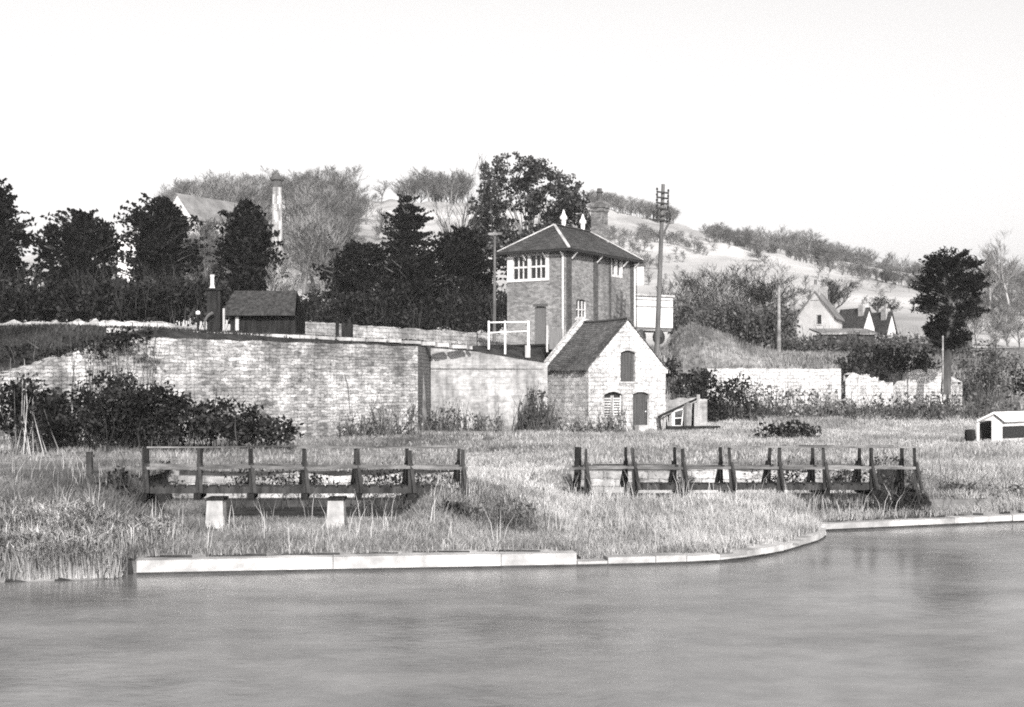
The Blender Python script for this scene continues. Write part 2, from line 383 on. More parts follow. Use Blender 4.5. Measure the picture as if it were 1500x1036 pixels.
quay('quay_wall', [(1.15, 22.9), (2.2, 23.07), (3.25, 23.3), (3.85, 23.55), (4.42, 24.0), (5.2, 24.85), (5.86, 25.9), (6.2, 26.4), (6.47, 27.0), (6.68, 27.6), (6.8, 28.3)], .15,
     'low crumbling kerb of the quay that curves round the grassy point', (.3, .9), .4, .1)
quay('quay_wall', [(6.75, 28.45), (12, 30.4), (24, 34), (40, 38)], .17, 'pale concrete quay wall running off beyond the grassy point', (1.6, 3), .55)

# channel walls under and behind the two footbridges
def chan(pts, label, z1=.98):
    e = empty('channel_wall', (pts[0][0], pts[0][1], -.3), label, 'channel wall')
    def cut(z0, z1_, amp=0, seed=0):
        r = random.Random(seed); out = []
        for (a, b) in zip(pts, pts[1:]):
            for k in range(14):
                t = k / 14; out.append((a[0] + (b[0] - a[0]) * t, a[1] + (b[1] - a[1]) * t, z0, z1_ - r.uniform(0, amp), .45))
        out.append((pts[-1][0], pts[-1][1], z0, z1_, .45)); return out
    strip('wet_course', cut(-.5, .27), 'dark_stone', e)  # lower course, much darker in colour than the face above
    strip('stone_face', cut(.273, z1, .14, 5), 'white_stone', e)
chan([(-9.3, 33.7), (-1.1, 34.1)], 'low pale stone channel wall behind the footbridge on two concrete piers', .95)
chan([(1.3, 35.35), (10.3, 35.4)], 'low pale stone channel wall behind the footbridge past the grassy point', .97)

# ------------------------------------------------------------ retaining walls
D2 = lambda px, D: (X(px, D), D)
ret = []
for px, D, zt in ((-120, 42, 3.0), (-40, 43, 3.3), (20, 44, 3.66), (60, 45, 3.95), (100, 46, 4.3), (150, 46.8, 4.8), (200, 47.5, 4.97), (270, 49.1, 4.98), (350, 51.3, 4.99), (430, 53.5, 5.0), (520, 56.4, 5.0), (612, 59.5, 5.0)):
    ret.append((X(px, D), D, .3, zt, .7))
def dens(pts, n, amp, seed):
    r = random.Random(seed); out = []
    for a, b in zip(pts, pts[1:]):
        for k in range(n):
            t = k / n; q = [a[i] + (b[i] - a[i]) * t for i in range(5)]
            q[3] += r.uniform(-amp, amp * .4); out.append(tuple(q))
    out.append(pts[-1]); return out
e = empty('retaining_wall', (ret[6][0], ret[6][1], .9), 'long high coursed stone retaining wall below the railway, dark end face at its right', 'retaining wall')
strip('stone_face', dens(ret, 8, .06, 3), 'stone_wall', e)
A = (ret[-1][0], ret[-1][1])
strip('end_face', [(A[0] + .006, A[1] + .003, .3, 5.01, .5), (X(631.5, 63.4), 63.4, .3, 5.01, .5)], 'end_shade_stone', e)
e = empty('retaining_wall', (X(630, 63), 63, .9), 'pale sloping wing wall between the high stone wall and the gabled stone hut', 'retaining wall')
wing = [(X(631, 63), 63, .3, 5.05, .6), (X(665, 63.2), 63.2, .3, 4.97, .6), (X(700, 63.5), 63.5, .3, 4.84, .6), (X(745, 63.8), 63.8, .3, 4.62, .6), (X(802, 64.2), 64.2, .3, 4.28, .6)]
strip('stone_face', dens(wing, 4, .03, 4), 'wing_stone', e)
strip('string_course', [(a, b - .05, 4.0, 4.06, .045) for a, b, _, _, _ in wing[:-1]] + [(wing[-1][0] - .2, wing[-1][1] - .05, 3.98, 4.04, .045)], 'end_shade_stone', e)
# broken pale kerb of the old platform edge behind the wall top
rr = random.Random(11); s = 165; kb = MB(); kpts = [(165, 48.8), (200, 49.6), (430, 55.4), (625, 61.4), (700, 62.9)]
while s < 690:
    l = rr.choice((22, 30, 38, 26)); e1 = min(s + l - rr.uniform(2, 9), 692)
    Da = np.interp(s, *zip(*kpts)); Db = np.interp(e1, *zip(*kpts)); a = (X(s, Da), Da); b = (X(e1, Db), Db)
    d = Vector((b[0] - a[0], b[1] - a[1])); ln = d.length; d.normalize()
    zt = 5.36 - .25 * sm((s - 560) / 140)
    kb.box(a, (d.x, d.y), (-d.y, d.x), 0, ln, 0, .4, float(zt) - .16, float(zt) + rr.uniform(-.02, .02)); s += l
tag(kb.build('platform_edge', 'coping', origin=(-12, 50, 4.9)), 'broken line of pale kerb blocks along the top of the high stone wall', 'kerb')
rear = [(X(420, 65.5), 65.5, 4.9, 6.5, .4), (X(480, 68), 68, 4.9, 6.5, .4), (X(560, 72), 72, 4.9, 6.48, .4), (X(640, 76.5), 76.5, 4.9, 6.5, .4), (X(745, 84), 84, 4.9, 6.5, .4)]
tag(strip('boundary_wall', dens(rear, 10, .09, 6), 'white_stone'), 'low whitewashed boundary wall between the tarred shed and the signal box', 'wall')
lw = [(X(-60, 57), 57, 4.9, 6.05, .4), (X(60, 58), 58, 4.9, 6.1, .4), (X(110, 59), 59, 4.9, 6.2, .4), (X(165, 60), 60, 4.9, 6.25, .4), (X(290, 62), 62, 4.9, 6.15, .4)]
tag(strip('boundary_wall', dens(lw, 9, .16, 8), 'white_stone'), 'broken low pale stone wall under the evergreen trees, left of the brick chimney', 'wall')
gw = [(X(1036, 75.8), 75.8, 1.2, 4.22, .5), (X(1120, 76), 76, 1.2, 4.24, .5), (X(1232, 76.4), 76.4, 1.2, 4.2, .5)]
tag(strip('garden_wall', dens(gw, 10, .05, 9), 'limewash'), 'long whitewashed garden wall below the hay mound', 'wall')
def ragged_wall(a, b, D, prof, label):
    pts = [(X(px, D), D + .3 * sin(px), 1.5, Z(py, D), .5) for px, py in prof]
    tag(strip('ruined_wall', pts, 'limewash'), label, 'ruined wall')
ragged_wall(1236, 1300, 76.8, [(1237, 556), (1243, 549), (1250, 546), (1260, 550), (1268, 548), (1275, 554), (1280, 552), (1286, 560), (1294, 558), (1300, 566), (1306, 560), (1310, 575)], 'jagged whitewashed ruined wall piece next to the garden wall, under the shrubs')
ragged_wall(1320, 1400, 77.2, [(1318, 566), (1328, 558), (1334, 545), (1345, 541), (1352, 541), (1358, 546), (1372, 545), (1384, 546), (1390, 552), (1400, 560), (1408, 575)], 'jagged whitewashed ruined wall piece behind the foot of the lone pine')

# ------------------------------------------------------------ gabled stone hut
TH = radians(28); gd = (cos(TH), sin(TH)); bd = (-sin(TH), cos(TH)); H0 = (X(862, 62), 62.0); HW, HL = 4.455, 4.11
def hp(u, v, z): return Vector((H0[0] + u * gd[0] + v * bd[0], H0[1] + u * gd[1] + v * bd[1], z))
def hu(px): t = (px - CX) / F; return (t * H0[1] - H0[0]) / (gd[0] - t * gd[1])
def hz_(py, u): return Z(py, H0[1] + u * gd[1])
hut = empty('stone_hut', hp(HW / 2, HL / 2, .95), 'small whitewashed stone hut with steep gable and dark slate roof', 'hut')
EZ, AZ = 4.05, 6.38; UA = HW / 2
def wall_with_holes(pf, outline_top, W, z0, holes, depth):
    """gable face split in columns at hole edges; holes: (u0,u1,z0,z1,arch)"""
    mb = MB(); us = sorted({0, W, *[c for h in holes for c in h[:2]], *outline_top.keys()})
    def top(u):
        ks = sorted(outline_top); return float(np.interp(u, ks, [outline_top[k] for k in ks]))
    for a, b in zip(us, us[1:]):
        m = (a + b) / 2; hs = sorted([h for h in holes if h[0] <= m <= h[1]], key=lambda h: h[2]); z = z0
        n = 6 if hs else 1
        for k in range(n):
            p, q = a + (b - a) * k / n, a + (b - a) * (k + 1) / n; z = z0
            def arc(h, u): 
                t = (u - (h[0] + h[1]) / 2) / ((h[1] - h[0]) / 2); return h[3] + h[4] * (1 - t * t)
            lp = lq = z0
            for h in hs:
                mb.face([pf(p, 0, lp), pf(q, 0, lq), pf(q, 0, h[2]), pf(p, 0, h[2])])
                lp, lq = arc(h, p), arc(h, q)
                mb.face([pf(p, 0, lp), pf(q, 0, lq), pf(q, depth, lq), pf(p, depth, lp)])
                mb.face([pf(p, depth, h[2]), pf(q, depth, h[2]), pf(q, 0, h[2]), pf(p, 0, h[2])])
            mb.face([pf(p, 0, lp), pf(q, 0, lq), pf(q, 0, top(q)), pf(p, 0, top(p))])
    for h in holes:
        mb.face([pf(h[0], 0, h[2]), pf(h[0], depth, h[2]), pf(h[0], depth, h[3]), pf(h[0], 0, h[3])])
        mb.face([pf(h[1], depth, h[2]), pf(h[1], 0, h[2]), pf(h[1], 0, h[3]), pf(h[1], depth, h[3])])
    return mb
u1, u2 = hu(909), hu(931); u3, u4 = hu(885), hu(912); u5, u6 = hu(927), hu(951)
holes = [(u1, u2, hz_(559, u1), hz_(517, u1), .12), (u3, u4, hz_(610, u3), hz_(579, u3), .17), (u5, u6, .9, hz_(578, u5), .13)]
mb = wall_with_holes(hp, {0: EZ, UA: AZ, HW: EZ}, HW, .6, holes, .25)
mb.face([hp(0, HL, .6), hp(0, 0, .6), hp(0, 0, EZ), hp(0, HL, EZ)])
mb.face([hp(HW, 0, .6), hp(HW, HL, .6), hp(HW, HL, EZ), hp(HW, 0, EZ)])
mb.face([hp(HW, HL, .6), hp(0, HL, .6), hp(0, HL, EZ), hp(UA, HL, AZ), hp(HW, HL, EZ)])
mb.build('wall', 'limewash', hut)
def slab(pf, a, b, c, d, t, mbx=None):
    """thick sheet on corners a,b,c,d"""
    mbx = mbx or MB(); n = (b - a).cross(d - a).normalized() * t
    return mbx.hexa([a, b, c, d], [a + n, b + n, c + n, d + n])
sl = (AZ - EZ) / UA
# roof: many small uneven strips so that the eaves and verge are ragged
rf = MB(); rr = random.Random(5); nst = 22
for side in (0, 1):
    for k in range(nst):
        v0, v1 = -.06 + (HL + .0) * k / nst, -.06 + HL * (k + 1) / nst
        ov = .16 + rr.uniform(-.05, .05); sag = -.05 * sin(pi * k / nst)
        lo = (-ov, EZ - ov * sl + .03); hi_ = (UA, AZ + .03 + sag)
        pts = [(lo[0], lo[1]), hi_] if side == 0 else [(HW + ov, EZ - ov * sl + .03), (UA, AZ + .03 + sag)]
        a, b = hp(pts[0][0], v0, pts[0][1]), hp(pts[0][0], v1, pts[0][1]); c, d = hp(pts[1][0], v1, pts[1][1]), hp(pts[1][0], v0, pts[1][1])
        if side == 0: rf.hexa([a, d, c, b], [q + Vector((0, 0, .07)) for q in (a, d, c, b)])
        else: rf.hexa([a, b, c, d], [q + Vector((0, 0, .07)) for q in (a, b, c, d)])
roof = rf.build('roof', 'old_slate', hut)
rg = MB()
for k in range(11):
    v0, v1 = -.08 + HL * k / 11, -.1 + HL * (k + 1) / 11
    rg.bar(hp(UA, v0, AZ + .1 - .05 * sin(pi * k / 11)), hp(UA, v1, AZ + .1 - .05 * sin(pi * k / 11)), .2, .16, 6)
rg.build('ridge_tile', 'dark_brick', roof)
# raised rear parapet with pale coping
pr = MB()
for (ua, za, ub, zb) in ((-.45, EZ - .45 * sl + .12, UA, AZ + .22), (HW + .2, EZ - .2 * sl + .12, UA, AZ + .22)):
    q = [hp(ua, HL + .02, za - .45), hp(ub, HL + .02, zb - .45), hp(ub, HL + .42, zb - .45), hp(ua, HL + .42, za - .45)]
    t = [hp(ua, HL + .02, za + .14), hp(ub, HL + .02, zb + .14), hp(ub, HL + .42, zb + .14), hp(ua, HL + .42, za + .14)]
    pr.hexa(q, t) if ua < 0 else pr.hexa([q[1], q[0], q[3], q[2]], [t[1], t[0], t[3], t[2]])
pr.build('parapet', 'limewash', hut)
kn = MB(); kn.box(hp(HW, 0, 0)[:2], gd, bd, -.18, .1, -.05, .4, EZ - .25, EZ + .04); kn.build('kneeler', 'limewash', hut)
# openings
h = holes[0]; mb = MB()
for k in range(5):
    a, b = h[0] + (h[1] - h[0]) * k / 5 + .008, h[0] + (h[1] - h[0]) * (k + 1) / 5 - .008
    mb.box(hp(0, 0, 0)[:2], gd, bd, a, b, .16, .2, h[2] + .01, h[3] + .13)
o = mb.build('hatch_door', 'door_dark', hut)
tag(o, 'dark boarded loft hatch')
mb = MB(); mb.box(hp(0, 0, 0)[:2], gd, bd, h[0] - .1, h[1] + .1, -.05, .24, h[2] - .1, h[2] - .002); mb.build('sill', 'concrete', hut)
h = holes[1]; mb = MB(); nz_ = 7; zt = h[3] - .02; m_ = (h[0] + h[1]) / 2
for a, b in ((h[0] + .02, m_ - .025), (m_ + .025, h[1] - .02)):
    for k in range(nz_):
        z = h[2] + .04 + (zt - h[2] - .1) * k / nz_; mb.box(hp(0, 0, 0)[:2], gd, bd, a + .04, b - .04, .12, .14, z, z + .075)
    for c in (a, b - .05): mb.box(hp(0, 0, 0)[:2], gd, bd, c, c + .05, .1, .15, h[2], zt)
mb.build('slatted_shutter', 'coping', hut)
for h in holes[:2]:
    mb = MB(); mb.box(hp(0, 0, 0)[:2], gd, bd, h[0] + .005, h[1] - .005, .22, .24, h[2], h[3] + .17); mb.build('dark_interior', 'black_iron', hut)
h = holes[2]; mb = MB()
for k in range(6):
    a, b = h[0] + (h[1] - h[0]) * k / 6 + .006, h[0] + (h[1] - h[0]) * (k + 1) / 6 - .006
    mb.box(hp(0, 0, 0)[:2], gd, bd, a, b, .15, .19, h[2] + .05, h[3] + .13)
dr = mb.build('door', 'door_dark', hut)
mb = MB(); mb.box(hp(0, 0, 0)[:2], gd, bd, h[1] - .16, h[1] - .1, .1, .148, 1.9, 1.96); mb.build('handle', 'porcelain', dr)
mb = MB(); mb.bar(hp(h[1] - .1, -.04, .95), hp(h[1] - .06, -.02, 2.5), .07); tag(mb.build('timber_prop', 'pale_pole', None, hp(h[1], 0, .95)), 'slim pale pole leaning by the hut door', 'pole')
mb = MB(); c = hp(hu(934), -.35, 0); mb.box(c[:2], gd, bd, -.28, .28, -.2, .2, .8, 1.28); tag(mb.build('stone_block', 'coping', None, (c.x, c.y, .9), bevel=.03), 'white square block standing before the hut door', 'block')

# ------------------------------------------------------------ lean-to of crooked boards
lt = empty('lean_to', P(1000, 632, 64), 'ramshackle lean-to of crooked boards and a sloping dark rail beside the hut', 'lean-to')
DL = 63.5
mb = MB(); mb.bar(P(964, 611, DL), P(1022, 584, DL + .4), .12, .1); mb.build('roof_rail', 'dark_wood', lt)
for (px, y0, y1, w_, m_) in ((965, 610, 636, .1, 'old_wood'), (1023, 578, 640, .11, 'pale_pole'), (1004, 592, 650, .09, 'pole_wood'), (1019, 590, 636, .08, 'pale_pole')):
    mb = MB(); mb.bar(P(px + (4 if px == 965 else -1), y1, DL), P(px, y0, DL + .05), w_); mb.build('post', m_, lt)
rr = random.Random(9); mb = MB()
for k in range(15):
    px = 969 + k * 3.0
    if 985 < px < 1001: 
        continue
    top = np.interp(px, (964, 1022), (611, 584)) + 3
    a = P(px + rr.uniform(-1.5, 1.5), 630, DL + .35); b = P(px + rr.uniform(-1, 2), top, DL + .4); mb.bar(a, b, .065, .03)
mb.build('boarding', 'pale_pole', lt)
fr = MB(); fr.face([P(969, 629, DL + .6), P(1021, 629, DL + .6), P(1021, 588, DL + .6), P(969, 612, DL + .6)]); fr.face([P(969, 612, DL + .66), P(1021, 588, DL + .66), P(1021, 629, DL + .66), P(969, 629, DL + .66)]); fr.build('gap_shade_panel', 'dark_wood', lt)  # dark sheet added behind the boards so their gaps look shaded
fr = MB()
for a, b in (((986, 603), (1001, 599)), ((986, 624), (998, 624)), ((986, 603), (986, 624)), ((1001, 599), (998, 624))):
    fr.bar(P(*a, DL + .25), P(*b, DL + .25), .16, .06)
wnd = fr.build('window', 'white_paint', lt)
fr = MB(); fr.face([P(986, 624, DL + .28), P(998, 624, DL + .28), P(1001, 599, DL + .28), P(986, 603, DL + .28)]); fr.build('pane', 'glass', wnd)
fr = MB(); fr.bar(P(986.5, 613, DL + .24), P(999.5, 612, DL + .24), .1, .05); fr.build('glazing_bar', 'white_paint', wnd)
pts = [P(1008 + 5.5 * cos(t), 607 + 18 * sin(t), DL + .2) for t in np.linspace(0, 2 * pi, 14)[:-1]]
fr = MB(); fr.face(pts[::-1]); fr.face([p + Vector((0, .08, 0)) for p in pts])
for i in range(13): fr.face([pts[i], pts[(i + 1) % 13], pts[(i + 1) % 13] + Vector((0, .08, 0)), pts[i] + Vector((0, .08, 0))])
tag(fr.build('leaning_board', 'grey_wood', None, P(1008, 625, DL)), 'dark oval board leaning in the lean-to', 'board')
rw = [(X(968, 66), 66.2, .8, Z(584, 66), .4), (X(1000, 66), 66.1, .8, Z(583, 66), .4), (X(1020, 66), 66, .8, Z(582, 66), .4), (X(1036, 66), 66, .8, Z(585, 66), .4)]
tag(strip('outhouse_wall', dens(rw, 5, .1, 2), 'wing_stone'), 'low pale wall behind the crooked lean-to', 'wall')
mb = MB(); mb.box((X(978, 63), 63.2), (1, 0), (0, 1), 0, 2.6, 0, .5, .9, 1.22); tag(mb.build('timber_trough', 'dark_wood', None, (X(978, 63), 63.2, .9)), 'long low dark timber trough below the lean-to', 'trough')

# ------------------------------------------------------------ signal box
AL = radians(33); ld = (-cos(AL), sin(AL)); rd = (sin(AL), cos(AL)); B0 = (X(829, 70), 70.0); BW_, BL = 3.79, 7.82
def bp(a, b, z): return Vector((B0[0] + a * ld[0] + b * rd[0], B0[1] + a * ld[1] + b * rd[1], z))
def bl(px): t = (px - CX) / F; return (t * B0[1] - B0[0]) / (ld[0] - t * ld[1])
def br_(px): t = (px - CX) / F; return (t * B0[1] - B0[0]) / (rd[0] - t * rd[1])
def zl(py, a): return Z(py, B0[1] + a * ld[1])
def zr(py, b): return Z(py, B0[1] + b * rd[1])
box = empty('signal_box', bp(BW_ / 2, BL / 2, 5.0), 'tall two-storey brick railway signal box with hipped slate roof', 'signal box')
ZT, ZB = 10.62, 4.6
# walls with holes; left face runs from the far left corner to the near corner
def pfl(u, d, z): return bp(BW_ - u - 0, d, z)
def pfr(u, d, z): return bp(d, u, z)
def ul(px): return BW_ - bl(px)
wl = (ul(746), ul(802)); wz = (zl(408, 2), zl(371, 2))
dl_ = (ul(783), ul(800)); dz = (zl(509, 1), zl(450, 1))
mb = wall_with_holes(pfl, {0: ZT, BW_: ZT}, BW_, ZB, [(wl[0], wl[1], wz[0], wz[1], 0), (dl_[0], dl_[1], dz[0], dz[1], .06)], .22)
r1 = (br_(844), br_(859)); r1z = (zr(466, 1), zr(440, 1)); r2 = (br_(895), br_(910)); r2z = (zr(404, 5), zr(375, 5))
m2 = wall_with_holes(pfr, {0: ZT, BL: ZT}, BL, ZB, [(r1[0], r1[1], r1z[0], r1z[1], .08), (r2[0], r2[1], r2z[0], r2z[1], 0)], .22)
for f, u in zip(m2.f, m2.uv): mb.face([m2.v[i] for i in f], u)
mb.face([bp(BW_, BL, ZB), bp(BW_, 0, ZB), bp(BW_, 0, ZT), bp(BW_, BL, ZT)]); mb.face([bp(0, BL, ZB), bp(BW_, BL, ZB), bp(BW_, BL, ZT), bp(0, BL, ZT)])
mb.build('wall', 'box_brick', box)
# pilasters on the long side, coloured darker than the walls
for px0, px1 in ((829.5, 835.5), (869, 874.5), (893, 895), (923, 927.5)):
    a, b = br_(px0), br_(px1); mb = MB(); mb.box(bp(0, 0, 0)[:2], rd, (-ld[0], -ld[1]), a, b, .003, .09, ZB, ZT - .05)
    if px0 == 893: mb = MB(); mb.box(bp(0, 0, 0)[:2], rd, (-ld[0], -ld[1]), a - .1, b - .12, .003, .09, ZB, ZT - .05)
    mb.build('pilaster', 'dark_brick', box)
# roof
OV = .42; ZE = 10.6; ZR = 12.2; c = [(-OV, -OV), (BW_ + OV, -OV), (BW_ + OV, BL + OV), (-OV, BL + OV)]
R1 = bp(BW_ / 2, BW_ / 2, ZR); R2 = bp(BW_ / 2, BL - BW_ / 2, ZR)
E = [bp(a, b, ZE) for a, b in c]
mb = MB(); mb.face([E[1], E[0], R1]); mb.face([E[0], E[3], R2, R1]); mb.face([E[3], E[2], R2]); mb.face([E[2], E[1], R1, R2])
mb.face([p - Vector((0, 0, .05)) for p in E])
for i in range(4): mb.face([E[(i + 1) % 4] , E[i], E[i] - Vector((0, 0, .05)), E[(i + 1) % 4] - Vector((0, 0, .05))])
roof = mb.build('roof', 'slate', box)
up = Vector((0, 0, .03))
for a, b in ((E[0], R1), (E[1], R1), (E[3], R2), (E[2], R2)): MB().bar(a + up, b + up, .17, .06).build('hip_flashing', 'concrete', roof)
mb = MB(); mb.bar(R1 + up, R2 + up, .22, .12, 6); mb.build('ridge_tile', 'dark_brick', roof)
fasc = MB()
for i in range(4):
    p, q = E[i], E[(i + 1) % 4]; fasc.bar(p - Vector((0, 0, .13)), q - Vector((0, 0, .13)), .1, .12, 6)
fasc.build('gutter', 'black_iron', box)
for base, dx in ((bl(770), 0), (bl(800), 0), (.12, 0)):
    mb = MB(); mb.bar(bp(base, -.02, 10.1), bp(base, -.4, 10.44), .07); mb.build('eaves_bracket', 'white_paint', box)
for base in (br_(836), br_(873), br_(911), BL - .1):
    mb = MB(); mb.bar(bp(-.09, base, 10.1), bp(-.42, base, 10.44), .07); mb.build('eaves_bracket', 'white_paint', box)
# finials
for R in (R1.lerp(R2, .26), R1.lerp(R2, .8)):
    lathe(R + Vector((0, 0, .02)), [(.1, 0), (.12, .1), (.13, .3), (.21, .42), (.2, .55), (.11, .66), (.08, .78), (.02, .95)]).build('finial', 'porcelain', roof, smooth=True)
# chimney
cb = (BW_ / 2, BL / 2 + 3.2)
ch = MB(); ch.box(bp(0, 0, 0)[:2], ld, rd, cb[0] - .38, cb[0] + .38, cb[1] - .34, cb[1] + .34, 11.0, 13.5)
ch.box(bp(0, 0, 0)[:2], ld, rd, cb[0] - .43, cb[0] + .43, cb[1] - .39, cb[1] + .39, 13.503, 13.72)
ch.box(bp(0, 0, 0)[:2], ld, rd, cb[0] - .49, cb[0] + .49, cb[1] - .45, cb[1] + .45, 13.723, 13.98)
ch.box(bp(0, 0, 0)[:2], ld, rd, cb[0] - .4, cb[0] + .4, cb[1] - .36, cb[1] + .36, 13.983, 14.1)
cho = ch.build('chimney', 'chimney_brick', box)
lathe(bp(cb[0], cb[1], 14.1), [(.2, 0), (.16, .1), (.15, .5), (.21, .55), (.21, .62), (.15, .63), (.14, .8)]).build('chimney_pot', 'dark_brick', cho, smooth=True)
mb = MB(); mb.bar(bp(cb[0] - .75, cb[1] - .62, 11.62), bp(cb[0] - .6, cb[1] - .3, 11.73), .5, .04); tag(mb.build('lead_flashing', 'concrete', roof), 'pale lead at the chimney foot')
# front window: white frame, two sashes of six panes
fx = lambda a0, a1, z0, z1, d0=-.06, d1=.1: (a0, a1, d0, d1, z0, z1)
fl = (BW_ - ul(743.5), BW_ - ul(805)); a0, a1 = bl(744), bl(804)
def lbox(mb, pa, pb, z0, z1, d0, d1):
    aa, bb = sorted((bl(pa), bl(pb))); mb.box(bp(0, 0, 0)[:2], (-ld[0], -ld[1]), rd, -bb, -aa, d0, d1, z0, z1)
zt, zb = zl(369.5, 2), zl(412, 2); zs0, zs1 = zl(408, 2), zl(375, 2)
mb = MB(); lbox(mb, 743.6, 752, zb, zt, -.05, .1); lbox(mb, 773.5, 777.5, zs0, zs1, -.05, .1); lbox(mb, 799.5, 804.5, zb, zt, -.05, .1)
lbox(mb, 752, 799.5, zs1, zt, -.045, .1); lbox(mb, 752, 799.5, zb, zs0, -.045, .1)
win = mb.build('window', 'white_paint', box)
for p0, p1 in ((752.5, 773), (778, 799)):
    mb = MB(); lbox(mb, p0, p1, zs0, zs1, .08, .1); mb.build('pane', 'glass', win)
    mb = MB()
    for k in (1, 2):
        px = p0 + (p1 - p0) * k / 3; lbox(mb, px - .7, px + .7, zs0, zs1, .03, .075)
    zm = zs0 + (zs1 - zs0) * .52; lbox(mb, p0, p1, zm - .05, zm + .05, .02, .07)
    mb.build('glazing_bars', 'white_paint', win)
    mb = MB(); lbox(mb, p0 + (0 if p0 < 760 else 2), p0 + 7, zs0 + .1, zs0 + .75, .2, .24); lbox(mb, p0 + 11, p0 + 17, zs0, zs0 + .5, .2, .24)
mb = MB(); mb.box(pfl(0, 0, 0)[:2], (-ld[0], -ld[1]), rd, dl_[0] + .02, dl_[1] - .02, .1, .15, dz[0], dz[1] + .04)
dr = mb.build('door', 'door_grey', box)
for k in range(3):
    pass
mb = MB(); mb.box(pfl(0, 0, 0)[:2], (-ld[0], -ld[1]), rd, dl_[0] - .08, dl_[1] + .1, -.03, .08, dz[1] + .06, dz[1] + .2); mb.build('lintel', 'dark_brick', box)
# side windows
def rbox(mb, u0, u1, z0, z1, d0, d1): mb.box(bp(0, 0, 0)[:2], rd, ld, u0, u1, d0, d1, z0, z1)
mb = MB(); n = 4; a, b = r1; rbox(mb, a, a + .07, r1z[0], r1z[1], .05, .12); rbox(mb, b - .07, b, r1z[0], r1z[1], .05, .12); rbox(mb, a + .07, b - .07, r1z[0], r1z[0] + .08, .05, .12); rbox(mb, a + .07, b - .07, (r1z[0] + r1z[1]) / 2 - .03, (r1z[0] + r1z[1]) / 2 + .03, .05, .115)
for k in (1, 2): u = a + (b - a) * k / 3; rbox(mb, u - .025, u + .025, r1z[0] + .08, r1z[1], .052, .11)
w1 = mb.build('window', 'white_paint', box); mb = MB(); rbox(mb, a, b, r1z[0], r1z[1] + .08, .13, .15); mb.build('pane', 'glass', w1)
mb = MB(); rbox(mb, a - .15, b + .15, r1z[0] - .14, r1z[0], -.06, .1); mb.build('sill', 'coping', box)
mb = MB(); a, b = r2; rbox(mb, a - .12, a + .1, r2z[0] - .05, r2z[1] + .1, -.03, .1); rbox(mb, b - .1, b + .12, r2z[0] - .05, r2z[1] + .1, -.03, .1); rbox(mb, a + .1, b - .1, r2z[0] - .05, r2z[0] + .08, -.03, .1)
rbox(mb, a + .1, b - .1, r2z[1] - .04, r2z[1] + .1, -.03, .1); um = (a + b) / 2; rbox(mb, um - .12, um + .12, r2z[0] + .08, r2z[1] - .04, -.02, .1)
w2 = mb.build('window', 'white_paint', box); mb = MB(); rbox(mb, a, b, r2z[0], r2z[1], .11, .13); mb.build('pane', 'glass', w2)
# rainwater pipes
mb = MB(); mb.bar(bp(.16, -.08, 5.1), bp(.16, -.08, 10.45), .11, .11, 8); tag(mb.build('drainpipe', 'white_paint', box), 'white drainpipe at the near corner')
mb = MB(); mb.bar(bp(-.1, BL - .05, 5.1), bp(-.1, BL - .05, 10.3), .1, .1, 8); mb.build('drainpipe', 'white_paint', box)
mb = MB(); mb.bar(bp(-.14, BL + .12, 5.1), bp(-.14, BL + .12, 10.1), .05, .05, 8); mb.build('iron_stay', 'black_iron', box)
mb = MB(); mb.box(bp(0, 0, 0)[:2], rd, (-ld[0], -ld[1]), BL + .1, BL + .16, -.1, .62, 9.1, 10.2)
tag(mb.build('name_board', 'white_paint', box), 'white board fixed behind the far corner')

# timber landing, white railing and the boarded screen before the signal box
lnd = empty('timber_landing', P(772, 505, 68), 'dark timber landing below the signal box door', 'landing')
mb = MB(); mb.box(bp(0, 0, 0)[:2], (-ld[0], -ld[1]), rd, -4.1, .1, -1.5, -.1, 5.32, 5.42)
for k in range(4): mb.box(bp(0, 0, 0)[:2], (-ld[0], -ld[1]), rd, -4.05, .08, -1.48 + k * .001, -1.42, 5.0 + k * .001, 5.05)
mb.build('deck', 'dark_wood', lnd)
mb = MB(); mb.box(bp(0, 0, 0)[:2], (-ld[0], -ld[1]), rd, -4.0, .05, -1.4, -1.34, 4.7, 5.318); mb.build('skirt', 'dark_wood', lnd)
rl = empty('white_railing', P(740, 512, 65.5), 'white painted post and rail railing left of the signal box door', 'railing')
DR = 65.5
for px, yb, w_ in ((716, 506, .13), (740, 513, .13), (774, 520, .15)):
    mb = MB(); mb.bar(P(px, yb + 6, DR), P(px, 470, DR), w_ * .75); mb.build('post', 'white_paint', rl)
for y0, y1, t in ((472.5, 471.5, .1), (487.5, 485, .09)):
    mb = MB(); mb.bar(P(716.9, y0, DR - .08), P(773, y1, DR - .08), .05, t * .65); mb.build('rail', 'white_paint', rl)
mb = MB(); mb.bar(P(773, 524, DR - .2), P(773, 506, DR - .2), .26, .26); tag(mb.build('stone_post', 'pale_pole', None, P(773, 524, DR)), 'stubby pale post at the foot of the white railing', 'post')
scn = empty('boarded_screen', P(812, 512, 67), 'short grey boarded screen with a pale post beside the hut roof', 'screen')
mb = MB(); mb.box(P(803, 0, 67)[:2], (1, 0), (0, 1), .05, .75, 0, .05, Z(512, 67), Z(481, 67)); mb.build('panel', 'door_grey', scn)
mb = MB(); mb.bar(P(801.5, 516, 66.9), P(801.5, 477, 66.9), .1); mb.build('post', 'pale_pole', scn)

